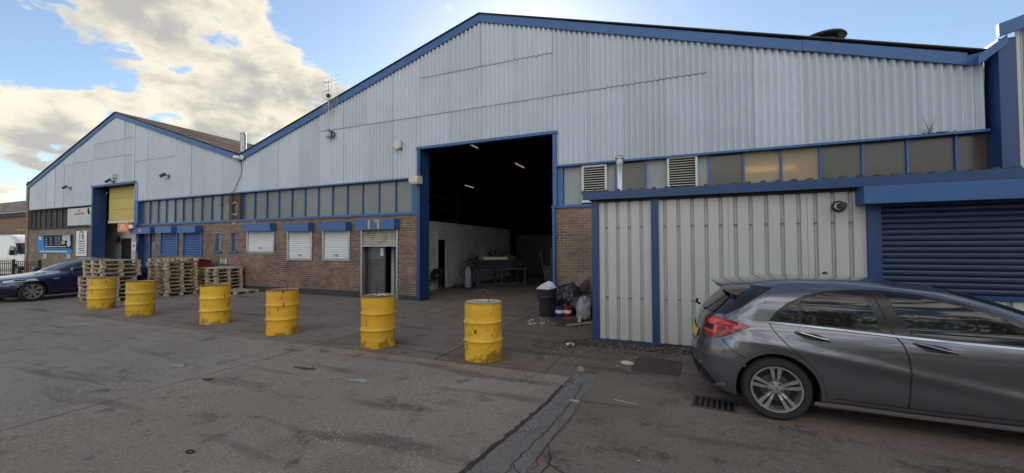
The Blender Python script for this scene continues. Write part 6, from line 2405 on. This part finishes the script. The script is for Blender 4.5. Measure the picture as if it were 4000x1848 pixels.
for sg in (1, -1):
    MB().lathe([(.001, -.11), (.05, -.10), (.078, -.04), (.08, .04), (.06, .07), (.001, .075)], 16, 1.78, -.94 * sg, 'x', .985).build('door_mirror', 'car_blue', bc, True)
    MB().tube([(1.80, -.80 * sg, .945), (1.79, -.90 * sg, .96)], .022, 8).build('mirror_stalk', 'trim_black', bc)
    P = [CB.pt('x', x, .80, .026 if abs(x - .85) < .1 else .006) for x in (.74, .78, .85, .92, .96)]
    MB().tube([(q.x, q.y * sg, q.z) for q in P], .012, 8).build('door_handle', 'car_blue', bc, True)
MB().box(-.6, 3.2, -.70, .70, .15, .185).build('underbody', 'black', bc)

# ---- white van
VAN = [
    (.28, .28, .90, -1.00, .20, 4.05, .55),
    (.50, .50, .985, -1.05, .20, 4.24, .60),
    (.80, .80, 1.00, -1.05, .20, 4.25, .62),
    (1.05, 1.05, 1.00, -1.05, .20, 4.16, .65),
    (1.20, 1.20, .99, -1.05, .20, 4.08, .65),
    (1.30, 1.30, .975, -1.05, .20, 3.82, .55),
    (1.40, 1.40, .96, -1.05, .20, 3.50, .48),
    (1.80, 1.80, .905, -1.04, .20, 2.98, .42),
    (2.10, 2.10, .875, -1.03, .20, 2.60, .36),
    (2.40, 2.40, .840, -1.0, .20, 2.15, .30),
    (2.58, 2.58, .760, -.95, .20, 1.75, .25),
    (2.66, 2.64, .450, -.80, .20, 1.3, .2),
    (2.72, 2.66, .004, -.5, .1, .9, .1)]
vw = gnd(57, 1077)
vn = thing('van', 'white panel van behind the low railing at the far left', 'van', (vw.x - 3.3 + .3, vw.y + .95, 0), 0.0)
VB = Body(VAN, 2.8)
VB.shell('body', 'van_white', vn, [(0, .34, .41), (3.30, .34, .41)], nx=110, nt=12, nv=60)
for ax in (0, 3.30):
    arch_ring(VB, ax, .34, .405, .43, 'arch_lip', 'trim_black', vn, .004)
    for sg in (1, -1):
        well(vn, ax, -.66 * sg, .34, .42)
        wheel(vn, ax, sg * -.87, .34, .215, .22, -sg, 6, False)
VB.patch('x', [(2.05, 1.32), (3.15, 1.28), (3.28, 1.36), (2.85, 1.76), (2.62, 1.86), (2.05, 1.90)], .006, 'side_window', 'car_glass', vn, .06)
VB.patch('f', [(.25, 1.36), (.999, 1.34), (.999, 2.10), (.3, 2.05)], .006, 'windscreen', 'car_glass', vn, .06)
VB.line('x', [(1.95, 1.95), (1.95, .45)], .012, .003, 'door_gap', 'black', vn)
VB.line('x', [(3.05, 1.3), (3.0, .9), (2.85, .5)], .012, .003, 'door_gap', 'black', vn)
VB.patch('f', [(.08, .95), (.4, .92), (.45, 1.1), (.1, 1.18)], .008, 'head_lamp', 'lamp_clear', vn)
VB.patch('f', [(.0, .36), (.999, .36), (.999, .62), (.0, .62)], .008, 'bumper', 'trim_black', vn)
VB.patch('x', [(2.10, 1.08), (2.30, 1.08), (2.30, 1.11), (2.10, 1.11)], .02, 'door_handle', 'trim_black', vn)
for sg in (1, -1):
    MB().box(3.02, 3.16, -1.22 * sg, -1.02 * sg, 1.30, 1.62).build('door_mirror', 'trim_black', vn)
MB().box(-.9, 3.9, -.8, .8, .24, .29).build('underbody', 'black', vn)
